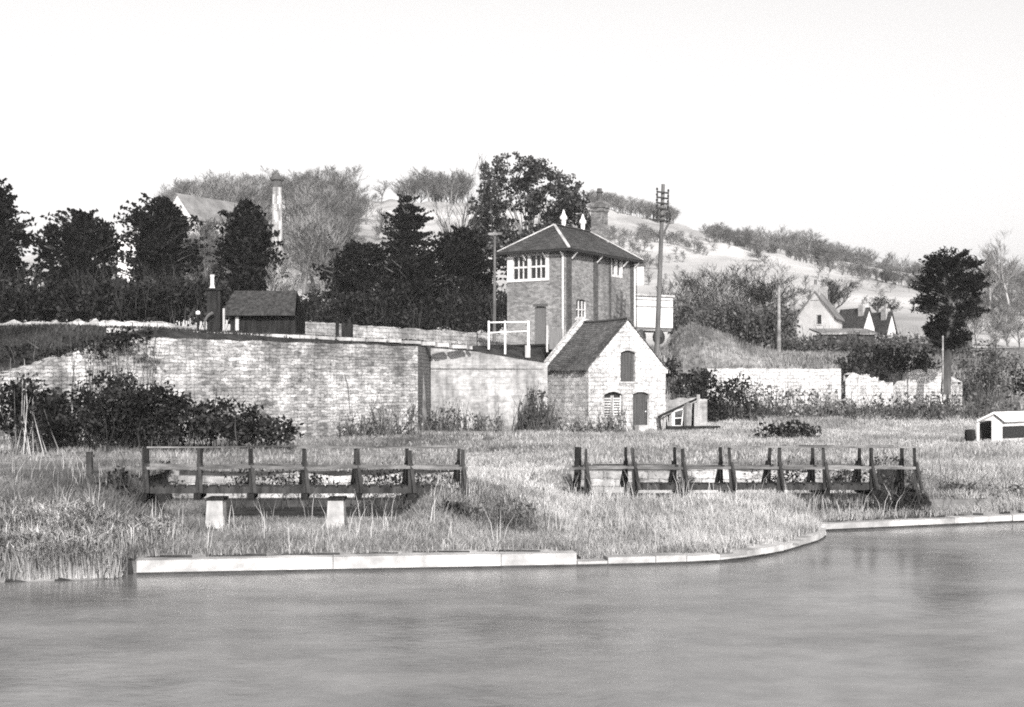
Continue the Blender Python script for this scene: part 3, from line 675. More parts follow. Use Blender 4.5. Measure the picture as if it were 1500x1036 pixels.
# ------------------------------------------------------------ poles
def pole(name, px0, y0, px1, y1, D, r, m, label, group=None):
    e = empty(name, P(px0, y0, D), label, 'telegraph pole' if 'arm' in label or 'insul' in label else 'pole', group)
    mb = MB(); mb.bar(P(px0, y0, D), P(px1, y1, D), r * 2, r * 2, 10, r * 1.3); mb.build('shaft', m, e, smooth=False); return e
tp = pole('telegraph_pole', 962, 522, 971.5, 270, 66, .14, 'pole_wood', 'tall leaning telegraph pole with many insulator arms right of the signal box')
for k, y in enumerate((282, 290, 298, 306, 316, 323)):
    hwd = 9.5 if k < 4 else 13.5; cx = 971 - (y - 275) * .03; L_ = hwd * 66 / F
    mb = MB(); c = P(cx, y, 65.85); dv = Vector((.9, .75, 0)).normalized() * (L_ / .77)
    mb.bar(c - dv, c + dv, .07, .08); arm = mb.build('cross_arm', 'old_wood', tp)
    for t in ((-.96, .96) if k < 4 else (-.98, -.6, .6, .98)):
        q = c + dv * t; lathe(q + Vector((0, 0, .03)), [(.02, 0), (.02, .04), (.05, .05), (.055, .12), (.04, .16), (.02, .18)], 8).build('insulator', 'black_iron', arm)
for px in (963.5, 979.5):
    mb = MB(); mb.bar(P(px, 281, 65.9), P(px, 326, 65.9), .03); mb.build('arm_tie', 'old_wood', tp)
mb = MB(); mb.bar(P(980, 326, 65.9), P(970.5, 345, 66), .09); mb.build('brace', 'pole_wood', tp)
pb = pole('telegraph_pole', 724, 500, 725, 337, 72, .1, 'pole_wood', 'slender pole with a single short cross arm left of the signal box')
mb = MB(); mb.bar(P(715, 343, 71.9), P(735, 342.5, 71.9), .09, .13); arm = mb.build('cross_arm', 'grey_wood', pb)
pole('timber_pole', 1141, 516, 1141, 418, 84, .14, 'grey_wood', 'plain bare timber pole without arms before the thicket')

# ------------------------------------------------------------ footbridges
def footbridge(name, label, pxs, D, z_deck, z_top, z_mid, deck_px, top_px, mid_px, back_top=None):
    e = empty(name, (X((pxs[0] + pxs[-1]) / 2, D), D, z_deck - .2), label, 'footbridge')
    off = Vector((-.11, .62, 0)); r = random.Random(int(D * 10))
    def w_(px, z, d=0): return Vector((X(px, D), D + d, z))
    mb = MB(); a, b = w_(deck_px[0], z_deck - .06), w_(deck_px[1], z_deck - .06)
    mb.bar(a + Vector((0, .06, 0)), b + Vector((0, .06, 0)), .12, .115); mb.bar(a + off * .9, b + off * .9, .12, .11); mb.build('beam', 'old_wood', e)
    mb = MB(); n = int((b - a).length / .22)
    for k in range(n):
        if r.random() < .03: continue
        t = (k + .5) / n; c = a.lerp(b, t); q = off * 1.02
        mb.bar(c + Vector((0, .02, .07 + r.uniform(-.006, .006))), c + q + Vector((0, 0, .07 + r.uniform(-.006, .006))), .19, .03)
    mb.build('deck', 'old_wood', e)
    for px in pxs:
        c = w_(px, 0); lean = r.uniform(-.04, .04)
        mb = MB(); mb.bar(Vector((c.x + .03, c.y - .22, z_deck - .17)), Vector((c.x - .09, c.y + .85, z_deck - .17)), .14, .13); mb.build('cross_beam', 'dark_wood', e)
        mb = MB(); mb.bar(Vector((c.x + .02, c.y - .02, z_deck - .1)), Vector((c.x + lean, c.y, z_top + r.uniform(-.03, .02))), .085, .08, 4, .065)
        mb.bar(Vector((c.x + .11, c.y - .2, z_deck - .1)), Vector((c.x + .02, c.y - .03, z_deck + (z_top - z_deck) * .62)), .075, .06, 4)
        mb.build('post', 'old_wood', e)
        mb = MB(); q = c + off
        mb.bar(Vector((q.x, q.y, z_deck - .1)), Vector((q.x + lean, q.y, z_top - .02)), .09, .085, 4, .07)
        mb.bar(Vector((q.x - .11, q.y + .2, z_deck - .1)), Vector((q.x - .01, q.y + .03, z_deck + (z_top - z_deck) * .6)), .085, .07, 4)
        mb.build('post', 'dark_wood', e)
    for nm, zz, rg_, th in (('top_rail', z_top + .02, top_px, (.04, .032)), ('middle_rail', z_mid, mid_px, (.035, .06))):
        for q in (Vector((0, -.06, 0)), off + Vector((0, -.06, 0))):
            rr_ = rg_ if q.x == 0 or back_top is None or nm != 'top_rail' else back_top
            mb = MB(); segs = max(2, int((rr_[1] - rr_[0]) / 75)); pp = [w_(rr_[0] + (rr_[1] - rr_[0]) * k / segs, zz + r.uniform(-.02, .02)) + q for k in range(segs + 1)]
            for s0, s1 in zip(pp, pp[1:]): mb.bar(s0, s1, *th)
            mb.build(nm, 'rail_wood', e)
    return e
footbridge('footbridge', 'decayed timber footbridge on two pale concrete piers behind the straight quay', (212, 290, 368, 446, 524, 601, 677), 27, 1.07, 1.88, 1.5, (208, 684), (438, 684), (212, 684), (212, 684))
footbridge('footbridge', 'decayed timber footbridge with trestle posts behind the grassy point', (857, 928, 1000, 1070, 1140, 1207, 1275, 1340), 31, .82, 1.72, 1.24, (926, 1290), (1066, 1344), (836, 1342), (1185, 1325))
for px, D, lab in ((317, 25.9, 'tapered pale concrete pier nearer the reeds under the footbridge'), (493, 26, 'tapered pale concrete pier nearer the middle of the footbridge')):
    c = P(px, 778, D); mb = MB(); b_, t_ = .2, .155; z0, z1 = c.z - .2, Z(733, D)
    q = lambda s, z: [(c.x - s, c.y - s, z), (c.x + s, c.y - s, z), (c.x + s, c.y + s, z), (c.x - s, c.y + s, z)]
    e = empty('concrete_pier', (c.x, c.y, c.z), lab, 'pier', 'concrete piers of the left footbridge')
    mb.hexa(q(b_, z0), q(t_, z1)); mb.build('shaft', 'concrete', e, bevel=.015)
    mb = MB(); mb.box((c.x, c.y), (1, 0), (0, 1), -.17, .17, -.13, .35, z1 + .003, z1 + .06); mb.build('bearer', 'dark_wood', e)
# old fence posts at the ends
mb = MB(); a = P(131, 698, 28); mb.bar(a, P(131, 662, 28), .12, .1); mb.bar(P(131, 667, 28), P(138, 668, 28), .06); tag(mb.build('fence_post', 'old_wood', None, a), 'lone weathered stump post in the grass left of the footbridge', 'post')
mb = MB(); mb.bar(P(137, 686, 28.1), P(211, 685, 27.3), .05, .07); tag(mb.build('loose_rail', 'rail_wood', None, P(137, 690, 28)), 'loose rail between the lone stump post and the footbridge', 'rail')
for px, lab in ((845, 'dark leaning end post left of the far trestle footbridge'),):
    mb = MB(); mb.bar(P(px - 1, 702, 31.3), P(px, 655, 31.3), .12, .1); tag(mb.build('fence_post', 'dark_wood', None, P(px, 702, 31.3)), lab, 'post')

# ------------------------------------------------------------ railway-level things
sh = empty('tarred_shed', P(385, 500, 60), 'low black tarred shed with a broad pitched roof on the railway bank', 'shed')
x0, x1 = X(337, 60), X(433, 60)
mb = MB(); n = 22
for k in range(n):
    a, b = x0 + (x1 - x0) * k / n + .01, x0 + (x1 - x0) * (k + 1) / n - .006
    if 9 <= k <= 11: continue
    mb.box((0, 60), (1, 0), (0, 1), a, b, 0, .04, 5.0, 6.48)
mb.box((0, 60), (1, 0), (0, 1), x0, x1, .05, 2.8, 5.0, 6.47); mb.build('wall', 'dark_wood', sh)
mb = MB(); xa, xb = X(326, 60), X(434, 60)
f = lambda x, y, z: Vector((x, y, z))
a, b, c_, d = f(xa, 59.6, 6.42), f(xb, 59.6, 6.42), f(xb - .2, 61.4, 7.62), f(xa + .25, 61.4, 7.62)
mb.hexa([a, b, c_, d], [q + Vector((0, 0, .07)) for q in (a, b, c_, d)]); a, b = f(xb, 63.2, 6.42), f(xa, 63.2, 6.42)
mb.hexa([a, b, d, c_], [q + Vector((0, 0, .07)) for q in (a, b, d, c_)]); mb.build('roof', 'old_wood', sh)
mb = MB(); mb.bar(f(x0 + .35, 59.9, 5), f(x0 + .35, 59.9, 6.4), .16, .06); tag(mb.build('door_post', 'pale_pole', sh), 'pale post at the left end')
st = empty('brick_stack', P(315, 490, 59), 'dark square brick stack with a slim white pot beside the tarred shed', 'stack')
mb = MB(); mb.box(P(315, 0, 59)[:2], (1, 0), (0, 1), -.3, .3, -.3, .3, 5, Z(426, 59)); mb.box(P(315, 0, 59)[:2], (1, 0), (0, 1), -.38, .38, -.38, .38, Z(426, 59) + .003, Z(423, 59)); mb.build('shaft', 'dark_wood', st)
lathe(P(311, 423, 59), [(.16, 0), (.12, .06), (.09, .15), (.085, .5), (.11, .55), (.11, .62), (.07, .63)]).build('pot', 'white_paint', st, smooth=True)
for px, y0, y1, lab in ((290, 461, 492, 'short dark post with a white ball top left of the brick stack'), (328, 452, 492, 'thin pale post between the brick stack and the tarred shed')):
    mb = MB(); e = empty('marker_post', P(px, y1, 58.5), lab, 'post'); mb.bar(P(px, y1, 58.5), P(px, y0, 58.5), .09); mb.build('shaft', 'dark_wood' if px == 290 else 'pale_pole', e)
    if px == 290: lathe(P(px, y0 + 1, 58.5), [(.02, 0), (.09, .04), (.11, .1), (.09, .17), (.02, .21)], 10).build('ball', 'porcelain', e, smooth=True)
mb = MB(); mb.bar(P(300, 470, 58.4), P(305, 462, 58.4), .12, .12, 6); mb.bar(P(305, 462, 58.4), P(312, 458, 58.4), .13, .13, 6); mb.bar(P(300, 492, 58.4), P(300, 470, 58.4), .08, .08, 6)
tag(mb.build('water_pipe', 'pole_wood', None, P(300, 492, 58.4)), 'short pale bent pipe beside the brick stack', 'pipe')
mb = MB(); c = P(508, 0, 64); mb.box(c[:2], (1, 0), (0, 1), -.26, .26, 0, .4, 5.1, Z(473, 64)); tag(mb.build('gate_box', 'dark_wood', None, (c.x, c.y, 5.1)), 'small dark cupboard before the low whitewashed wall', 'cupboard')  # dark box built in place of a gate opening
mb = MB(); mb.bar(P(494, 500, 64), P(494, 471, 64), .16); tag(mb.build('timber_post', 'dark_wood', None, P(494, 500, 64)), 'dark stub post beside the small dark cupboard', 'post')

# goods van
wg = empty('goods_van', P(955, 505, 84), 'white goods van standing on the railway behind the telegraph pole', 'goods van')
wd = Vector((.86, .51, 0)); wn = Vector((-.51, .86, 0)); O = P(918, 0, 84)
mb = MB(); mb.box(O[:2], wd[:2], wn[:2], 0, 3.75, 0, 2.3, Z(480, 85), Z(435, 85.4)); van = mb.build('body', 'render_white', wg)
mb = MB(); zz = Z(450, 85); mb.box(O[:2], wd[:2], wn[:2], 0, 3.75, -.03, -.003, zz, zz + .06); mb.box(O[:2], wd[:2], wn[:2], 0, 3.75, -.03, -.004, Z(440, 85), Z(440, 85) + .05); mb.build('waist_rail', 'grey_wood', wg)
mb = MB(); mb.box(O[:2], wd[:2], wn[:2], -.1, 3.85, -.12, 2.42, Z(435, 85.4) + .004, Z(433, 85.4) + .04); mb.build('roof', 'coping', wg)
mb = MB(); mb.box(O[:2], wd[:2], wn[:2], .05, 3.7, .1, 2.2, Z(480, 85) - .22, Z(480, 85) - .004); mb.build('underframe', 'grey_wood', wg)
for u in (1.2, 2.75):
    c = O + wd * u + wn * .15; c.z = Z(480, 85) - .62; mb = MB(); mb.bar(c, c + wn * .12, .95, .95, 14); wh = mb.build('wheel', 'black_iron', wg)
    mb = MB(); mb.bar(c + Vector((0, 0, .5)) - wn * .05, c - wn * .05, .3, .1); mb.build('axle_box', 'black_iron', wg)
for v in (.5, 1.8):
    c = O + wd * 3.75 + wn * v; c.z = Z(480, 85) - .12; mb = MB(); mb.bar(c, c + wd * .4, .14, .14, 8); mb.bar(c + wd * .4, c + wd * .46, .34, .34, 12); mb.build('buffer', 'black_iron', wg)

# ------------------------------------------------------------ factory chimney, far buildings
fc = empty('factory_chimney', P(406, 385, 170), 'tall round brick factory chimney with a dark corbelled head', 'chimney')
c = P(406, 385, 170); k = 170 / F; mb = lathe(P(406, 420, 170), [(9.0 * k, 0), (7.2 * k, 120 * k), (6.3 * k, 150 * k)], 18); mb.build('shaft', 'far_brick', fc, smooth=True)
cap = lathe(P(406, 276, 170), [(6.2 * k, 0), (7 * k, 4 * k), (6.8 * k, 10 * k), (10 * k, 12 * k), (10.5 * k, 15 * k), (5.5 * k, 18 * k), (2 * k, 23 * k)], 16); cap.build('head', 'dark_brick', fc)
def house(name, label, a, b, c_, zb, ze, zr_, wallm='render_white', roofm='far_roof', stack=None, wins=()):
    """gable a->b faces the camera, c_: depth vector"""
    e = empty(name, (a.x, a.y, zb), label, 'house'); A_ = Vector((a.x, a.y, 0)); B_ = Vector((b.x, b.y, 0)); C_ = Vector(c_)
    m_ = (A_ + B_) / 2; q = lambda p, z: Vector((p.x, p.y, z))
    mb = MB(); mb.face([q(A_, zb), q(B_, zb), q(B_, ze), q(m_, zr_), q(A_, ze)]); mb.face([q(B_, zb), q(B_ + C_, zb), q(B_ + C_, ze), q(B_, ze)])
    mb.face([q(A_ + C_, zb), q(A_, zb), q(A_, ze), q(A_ + C_, ze)]); mb.face([q(B_ + C_, zb), q(A_ + C_, zb), q(A_ + C_, ze), q(m_ + C_, zr_), q(B_ + C_, ze)])
    mb.build('wall', wallm, e)
    mb = MB(); u = (B_ - A_).normalized(); cn = C_.normalized(); s_ = (zr_ - ze) / (B_ - A_).length * 2; o_ = .3
    for base, sg in ((A_, -1), (B_, 1)):
        p0 = q(base + u * sg * o_ - cn * .2, ze - o_ * s_ + .02); p1 = q(base + u * sg * o_ + C_ + cn * .2, ze - o_ * s_ + .02); p2 = q(m_ + C_ + cn * .2, zr_ + .02); p3 = q(m_ - cn * .2, zr_ + .02)
        ps = [p0, p1, p2, p3] if sg > 0 else [p3, p2, p1, p0]
        mb.hexa(ps, [p + Vector((0, 0, .15)) for p in ps])
    rf_ = mb.build('roof', roofm, e)
    for t, ht in (stack or ()):
        p = m_ + C_ * t; mb = MB(); mb.box((p.x, p.y), u[:2], cn[:2], -.5, .5, -.4, .4, zr_ - .8, zr_ + ht); cs = mb.build('chimney', 'coping', rf_)
        lathe(Vector((p.x, p.y, zr_ + ht)), [(.2, 0), (.16, .1), (.15, .5), (.18, .55)], 8).build('chimney_pot', 'chimney_brick', cs)
    for (t0, t1, z0, z1) in wins:
        p0, p1 = A_ + (B_ - A_) * t0, A_ + (B_ - A_) * t1; nn = -cn; mb = MB()
        mb.hexa([q(p0 + nn * .06, z0), q(p1 + nn * .06, z0), q(p1 - nn * .02, z0), q(p0 - nn * .02, z0)], [q(p0 + nn * .06, z1), q(p1 + nn * .06, z1), q(p1 - nn * .02, z1), q(p0 - nn * .02, z1)])
        fr_ = mb.build('window', 'white_paint', e); p0, p1 = p0.lerp(p1, .1), p0.lerp(p1, .9); mb = MB(); mb.face([q(p0 + nn * .07, z0 + .1), q(p1 + nn * .07, z0 + .1), q(p1 + nn * .07, z1 - .1), q(p0 + nn * .07, z1 - .1)]); mb.build('pane', 'glass', fr_)
    return e
DH = 130
a, b = P(1167, 0, DH), P(1222, 0, DH - 4)
house('white_house', 'white gabled house with a long dark roof among the trees behind the hay mound', a, b, (2.3, 6, 0), 6.5, Z(466, DH), Z(430, DH), stack=((.95, .9), (.05, .7)), wins=((.55, .68, Z(478, DH), Z(462, DH)),))
a, b = P(1264, 0, 138), P(1281, 0, 139.5)
house('white_cottage', 'small cottage with a steep dark roof just right of the white gabled house', a, b, (-1.9, 4, 0), 6.5, Z(480, DH + 8), Z(452, DH + 8), 'render_white', 'slate', stack=((.2, .5),))
a, b = P(1299, 0, 140), P(1312, 0, 141.5)
house('white_cottage', 'smaller cottage with a steep dark roof furthest from the white gabled house', a, b, (-1.9, 4, 0), 6.5, Z(484, DH + 10), Z(458, DH + 10), 'render_white', 'slate', stack=((.2, .5),))
# low dark outbuilding before the cottages
mb = MB(); ob = empty('outbuilding', P(1245, 512, 104), 'long low grey outbuilding in front of the cottages', 'outbuilding')
a = P(1203, 0, 104); mb.box(a[:2], (1, 0), (0, 1), 0, X(1300, 104) - X(1203, 104) - 1, 0, 3, Z(520, 104), Z(490, 104)); mb.build('wall', 'old_wood', ob)
mb = MB(); zt = Z(490, 104); L_ = X(1300, 104) - X(1203, 104) - .8; p = [Vector((a.x - .2, 103.7, zt + .01)), Vector((a.x + L_, 103.7, zt + .01)), Vector((a.x + L_, 107.3, zt + .5)), Vector((a.x - .2, 107.3, zt + .5))]
mb.hexa(p, [q + Vector((0, 0, .12)) for q in p]); mb.build('roof', 'grey_wood', ob)
# big gabled building on the left skyline, and a white gabled block between the evergreens
a, b = P(238, 0, 215), P(283, 0, 210)
house('mill_building', 'large pale-gabled mill building with a long grey roof behind the evergreens', a, b, (9, 14, 0), 10, Z(322, 212), Z(284, 212), 'render_white', 'far_roof')
a, b = P(172, 0, 190), P(212, 0, 190)
house('far_white_block', 'white house wall glimpsed through the gap between two evergreens', a, b, (0, 9, 0), 10, Z(352, 190), Z(338, 190), 'render_white', 'far_roof')
# boat shed at the right edge
bs = empty('boat_shed', P(1470, 650, 50), 'low white boat shed with an open dark doorway at the right edge', 'boat shed')
DB = 50; A0 = Vector((X(1431, DB), DB, 0)); A1 = Vector((X(1473, DB), DB + .35, 0)); dep = Vector((3.2, 2.6, 0)); zb = .8; ze, zr_ = Z(617, DB), Z(606, DB)
q = lambda p, z: Vector((p.x, p.y, z)); T = lambda t: A0.lerp(A1, t)
mb = MB()
mb.face([q(T(0), zb), q(T(.1), zb), q(T(.1), ze + .02), q(T(0), ze)]); mb.face([q(T(.58), zb), q(T(1), zb), q(T(1), ze - .02), q(T(.58), ze + .02)])
mb.face([q(T(0), ze), q(T(.1), ze + .02), q(T(.58), ze + .02), q(T(1), ze - .02), q(T(.62), zr_)])
mb.face([q(T(.1), zb), q(T(.1), zb) + Vector((.1, .5, 0)), q(T(.1), ze) + Vector((.1, .5, 0)), q(T(.1), ze)])
B1 = A1 + dep; mb.face([q(A1, zb), q(B1, zb), q(B1, ze - .02), q(A1, ze - .02)]); mb.build('front_wall', 'white_paint', bs)
mb = MB(); nn = Vector((.0, .06, 0)); 
mb.face([q(A1, 1.15) + Vector((.02, -.03, 0)), q(B1, 1.15) + Vector((.02, -.03, 0)), q(B1, 1.62) + Vector((.02, -.03, 0)), q(A1, 1.62) + Vector((.02, -.03, 0))]); mb.build('side_opening', 'black_iron', bs)  # black sheet laid on the side wall, its shade put into colour
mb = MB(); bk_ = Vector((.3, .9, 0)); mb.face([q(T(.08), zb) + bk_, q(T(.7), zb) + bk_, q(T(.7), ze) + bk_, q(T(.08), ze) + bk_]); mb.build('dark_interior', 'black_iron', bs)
mb = MB(); R0 = q(T(.62), zr_); R3 = R0 + dep * 1.05
p0, p1 = q(T(-.05), ze - .02), q(T(1.06), ze - .05); 
for ps in ([p0 - Vector((0, .15, 0)), R0 - Vector((0, .15, 0)), R3, p0 + dep * 1.05][::1], [R0 - Vector((0, .15, 0)), p1 - Vector((0, .15, 0)), p1 + dep * 1.05, R3]):
    mb.hexa(ps, [p + Vector((0, 0, .07)) for p in ps])
mb.build('roof', 'white_paint', bs)
c = P(1421, 646, 48.5); lathe(c, [(.16, 0), (.2, .12), (.2, .3), (.17, .42), (.03, .43)], 12).build('o', 'dark_wood', None, c)
o = bpy.context.scene.objects[-1] if False else [x for x in COL.objects if x.name.startswith('o') and x.name == 'o'][0]
o.name = 'tar_barrel'; tag(o, 'small dark barrel in the grass beside the white boat shed', 'barrel')

# ------------------------------------------------------------ vegetation
def tube_mesh(tubes):
    """tubes: list of (pts (k,3), radii (k), sides)"""
    VV = []; QQ = []; base = 0; groups = {}
    for p, r, s in tubes: groups.setdefault((len(p), s), []).append((p, r))
    for (k, s), L in groups.items():
        Pn = np.array([a for a, _ in L]); R = np.array([b for _, b in L]); n = len(L)
        d = Pn[:, -1] - Pn[:, 0]; d /= np.linalg.norm(d, axis=1, keepdims=True) + 1e-9
        ref = np.where(np.abs(d[:, 2:3]) > .9, np.array([[1., 0, 0]]), np.array([[0., 0, 1]]))
        u = np.cross(d, ref); u /= np.linalg.norm(u, axis=1, keepdims=True); v = np.cross(d, u)
        if s == 2:
            off = np.stack([u, -u], 1)[:, None]
        else:
            a = np.arange(s) * 2 * pi / s; off = (u[:, None] * np.cos(a)[None, :, None] + v[:, None] * np.sin(a)[None, :, None])[:, None]
        V = Pn[:, :, None, :] + off * R[:, :, None, None]
        V = V.reshape(-1, 3); idx = np.arange(n * k * s).reshape(n, k, s) + base
        if s == 2: Q = np.stack([idx[:, :-1, 0], idx[:, :-1, 1], idx[:, 1:, 1], idx[:, 1:, 0]], -1).reshape(-1, 4)
        else:
            nx = np.roll(idx, -1, axis=2); Q = np.stack([idx[:, :-1], nx[:, :-1], nx[:, 1:], idx[:, 1:]], -1).reshape(-1, 4)
        VV.append(V); QQ.append(Q); base += len(V)
    return np.concatenate(VV), np.concatenate(QQ)
def grow(seed, h, r0, levels=4, spread=.75, nb=(7, 6, 6, 5), up=.25, first=.25, lenf=.5, tw=.6, width=1.0, gnarl=.12):
    """bare tree standing at the origin"""
    rs = np.random.RandomState(seed); tubes = []
    def br(p, d, L, r, lv):
        k = 5 if lv == 0 else (4 if lv < levels - 1 else 3); pts = [p]; dd = d.copy()
        for i in range(k - 1):
            dd = dd + rs.normal(0, gnarl if lv else gnarl * .5, 3); dd[2] += up * .15; dd /= np.linalg.norm(dd); pts.append(pts[-1] + dd * L / (k - 1))
        pts = np.array(pts); rad = np.linspace(r, r * (.35 if lv else .3), k)
        tubes.append((pts, rad, 6 if lv == 0 else (4 if lv == 1 else (3 if lv == 2 else 2))))
        if lv >= levels: return
        n = nb[lv]
        for j in range(n):
            t = first + (1 - first) * (j + rs.uniform(.2, .9)) / n if lv == 0 else rs.uniform(.25, 1)
            f = t * (k - 1); i = min(int(f), k - 2); q = pts[i] + (pts[i + 1] - pts[i]) * (f - i)
            ax = pts[i + 1] - pts[i]; ax /= np.linalg.norm(ax); rnd = rs.normal(0, 1, 3); side = rnd - ax * rnd.dot(ax); side /= np.linalg.norm(side)
            ang = spread * rs.uniform(.6, 1.25); nd = ax * cos(ang) + side * sin(ang); nd[2] += up * .5; nd /= np.linalg.norm(nd)
            l = L * (lenf if lv == 0 else tw) * rs.uniform(.7, 1.2) * (1.15 - .45 * t if lv == 0 else 1)
            br(q, nd, l, max(r * (1 - .6 * t) * .55, .012 * width), lv + 1)
    br(np.zeros(3), np.array([0, 0, 1.]), h, r0, 0)
    V, Q = tube_mesh(tubes); s = h / V[:, 2].max(); V[:, 2] *= s; return V, Q
def cards(C, size, seed, aspect=.55, flat=0.0):
    rs = np.random.RandomState(seed); n = len(C)
    a = rs.normal(0, 1, (n, 3)); a[:, 2] *= 1 - flat; a /= np.linalg.norm(a, axis=1, keepdims=True)
    b = rs.normal(0, 1, (n, 3)); b -= a * (a * b).sum(1, keepdims=True); b /= np.linalg.norm(b, axis=1, keepdims=True)
    s = size * rs.uniform(.6, 1.4, (n, 1)); a = a * s; b = b * s * aspect
    V = np.stack([C + a, C + b, C - a, C - b], 1).reshape(-1, 3); Q = np.arange(4 * n).reshape(n, 4); return V, Q
def clumps(cs, per, seed, shell=.55):
    """cs: (n,6) centre + radii -> points filling the outer part of each clump"""
    rs = np.random.RandomState(seed); cs = np.asarray(cs, float); n = len(cs)
    vol = cs[:, 3] * cs[:, 4]; cnt = np.maximum(4, (per * vol).astype(int)); idx = np.repeat(np.arange(n), cnt); m = len(idx)
    d = rs.normal(0, 1, (m, 3)); d /= np.linalg.norm(d, axis=1, keepdims=True); r = rs.uniform(shell, 1.08, (m, 1)) ** .8
    return cs[idx, :3] + d * r * cs[idx, 3:6]
def merge(*VQ):
    V = []; Q = []; b = 0
    for v, q in VQ: V.append(v); Q.append(q + b); b += len(v)
    return np.concatenate(V), np.concatenate(Q)
def part(name, VQ, m, parent=None, origin=None): return link(name, mesh_np(name, *VQ), m, parent, origin)
def ground_z(x, y): return float(H(np.array([x]), np.array([y]))[0])

def profile_tree(name, label, cat, px, D, prof, seed, leaf=.17, per=110, m='evergreen', depth=.85, clump=.75, n=None, trunk=.22, tiers=0, squash=.7, group=None):
    """evergreen whose crown follows (y, half width) in the photograph's scale at distance D, given full depth"""
    rs = np.random.RandomState(seed); k = D / F; ys = [p[0] for p in prof]; hw = [p[1] for p in prof]
    cx = X(px, D); zt, zb = Z(ys[0], D), Z(ys[-1], D); gz = ground_z(cx, D)
    area = sum((ys[i + 1] - ys[i]) * (hw[i] + hw[i + 1]) for i in range(len(ys) - 1)) * k * k
    clump *= .8; n = n or int(area * 4.6 / clump ** 2) + 10; cs = []
    for i in range(n):
        y = rs.uniform(ys[0], ys[-1])
        a0 = rs.uniform(0, 6.28)
        if tiers: y = ys[0] + (np.round((y - ys[0]) / tiers + .35 * sin(a0 * 2)) + rs.uniform(-.2, .2)) * tiers
        a = rs.uniform(0, 2 * pi); w_ = np.interp(y, ys, hw) * k * (1 + .2 * sin(3 * a + y * .11 + seed) + .12 * sin(7 * a + y * .37)); r = w_ * (rs.uniform(.2, 1) ** .5) * (rs.uniform(1.0, 1.32) if rs.rand() < .3 else 1) - clump * .4; r = max(r, 0)
        q = clump * rs.uniform(.45, 1.2) * min(1, .45 + w_ / 2.2) * (.6 if r > w_ * .9 else 1)
        cs.append((cx + r * cos(a), D + r * sin(a) * depth, Z(y, D) - q * .5 - (r * .16 if tiers else 0), q, q, q * squash))
    for i in range(int(n * .1)):
        y = rs.uniform(ys[0], ys[0] + (ys[-1] - ys[0]) * .75); a = rs.uniform(0, 2 * pi); w_ = np.interp(y, ys, hw) * k + .15; up_ = rs.uniform(.0, .7)
        for t in (.85, 1.0, 1.15, 1.28): q = clump * .42 * (1.5 - t); cs.append((cx + w_ * t * cos(a), D + w_ * t * sin(a) * depth, Z(y, D) + up_ * (t - .85), q, q, q * .6))
    gz = min(gz, zb)
    e = empty(name, (cx, D, gz), label, cat, group)
    part('crown', cards(clumps(cs, per, seed + 1, .4), leaf, seed + 2), m, e)
    tubes = [(np.array([[cx, D, gz - .3], [cx + rs.uniform(-.2, .2), D, (gz + zt) / 2], [cx, D, zt - .6]]), np.array([trunk, trunk * .7, .05]), 7)]
    for c in cs[::3]:
        z0 = c[2] - .5; tubes.append((np.array([[cx, D, max(gz, z0 - .4)], [(cx + c[0]) / 2, (D + c[1]) / 2, z0], [c[0], c[1], c[2]]]), np.array([trunk * .35, .06, .03]), 3))
    part('trunk', tube_mesh(tubes), 'bark', e); return e
PT = profile_tree
PT('conifer_tree', 'tall dark conifer cut by the left edge', 'tree', -8, 84, [(262, 5), (285, 20), (310, 36), (340, 48), (380, 56), (420, 60), (455, 62)], 21, tiers=14)
PT('yew_tree', 'broad dark evergreen tree with a rounded flat top, next to the tall edge conifer', 'tree', 118, 88, [(309, 8), (318, 32), (332, 52), (352, 60), (395, 58), (430, 46), (452, 36)], 22)
PT('yew_tree', 'dark evergreen tree with a two-lobed top before the mill building', 'tree', 234, 86, [(290, 14), (300, 34), (318, 46), (345, 50), (385, 50), (420, 46), (452, 38)], 23)
PT('conifer_tree', 'dark conical evergreen between the mill building and the factory chimney', 'tree', 361, 84, [(296, 12), (308, 28), (330, 30), (352, 36), (380, 44), (415, 52), (450, 50)], 24, tiers=13)
PT('cedar_tree', 'dark tiered cedar with drooping boughs standing above the evergreens', 'tree', 597, 96, [(288, 8), (300, 17), (312, 27), (322, 26), (334, 24), (346, 32), (360, 34), (376, 40), (400, 46)], 25, leaf=.14, per=170, clump=.6, tiers=12, squash=.4)
PT('yew_tree', 'round dark evergreen tree immediately left of the tiered cedar', 'tree', 527, 90, [(356, 22), (366, 38), (390, 46), (420, 48), (450, 40)], 26)
PT('yew_tree', 'dark evergreen tree filling the space under the tiered cedar', 'tree', 602, 88, [(374, 24), (386, 42), (410, 52), (440, 54), (468, 50)], 27)
PT('yew_tree', 'dark pointed evergreen tree between the cedar and the slender pole', 'tree', 677, 90, [(334, 10), (344, 26), (360, 38), (390, 46), (430, 50), (472, 48)], 28)
def noise2(x, y, s, seed):
    rs = np.random.RandomState(seed); z = 0
    for _ in range(7):
        a = rs.uniform(0, 6.28); k = rs.uniform(.6, 2.2) / s; z = z + np.sin(k * (x * cos(a) + y * sin(a)) * 2 * pi / 3 + rs.uniform(0, 6.28))
    return z / 3.5
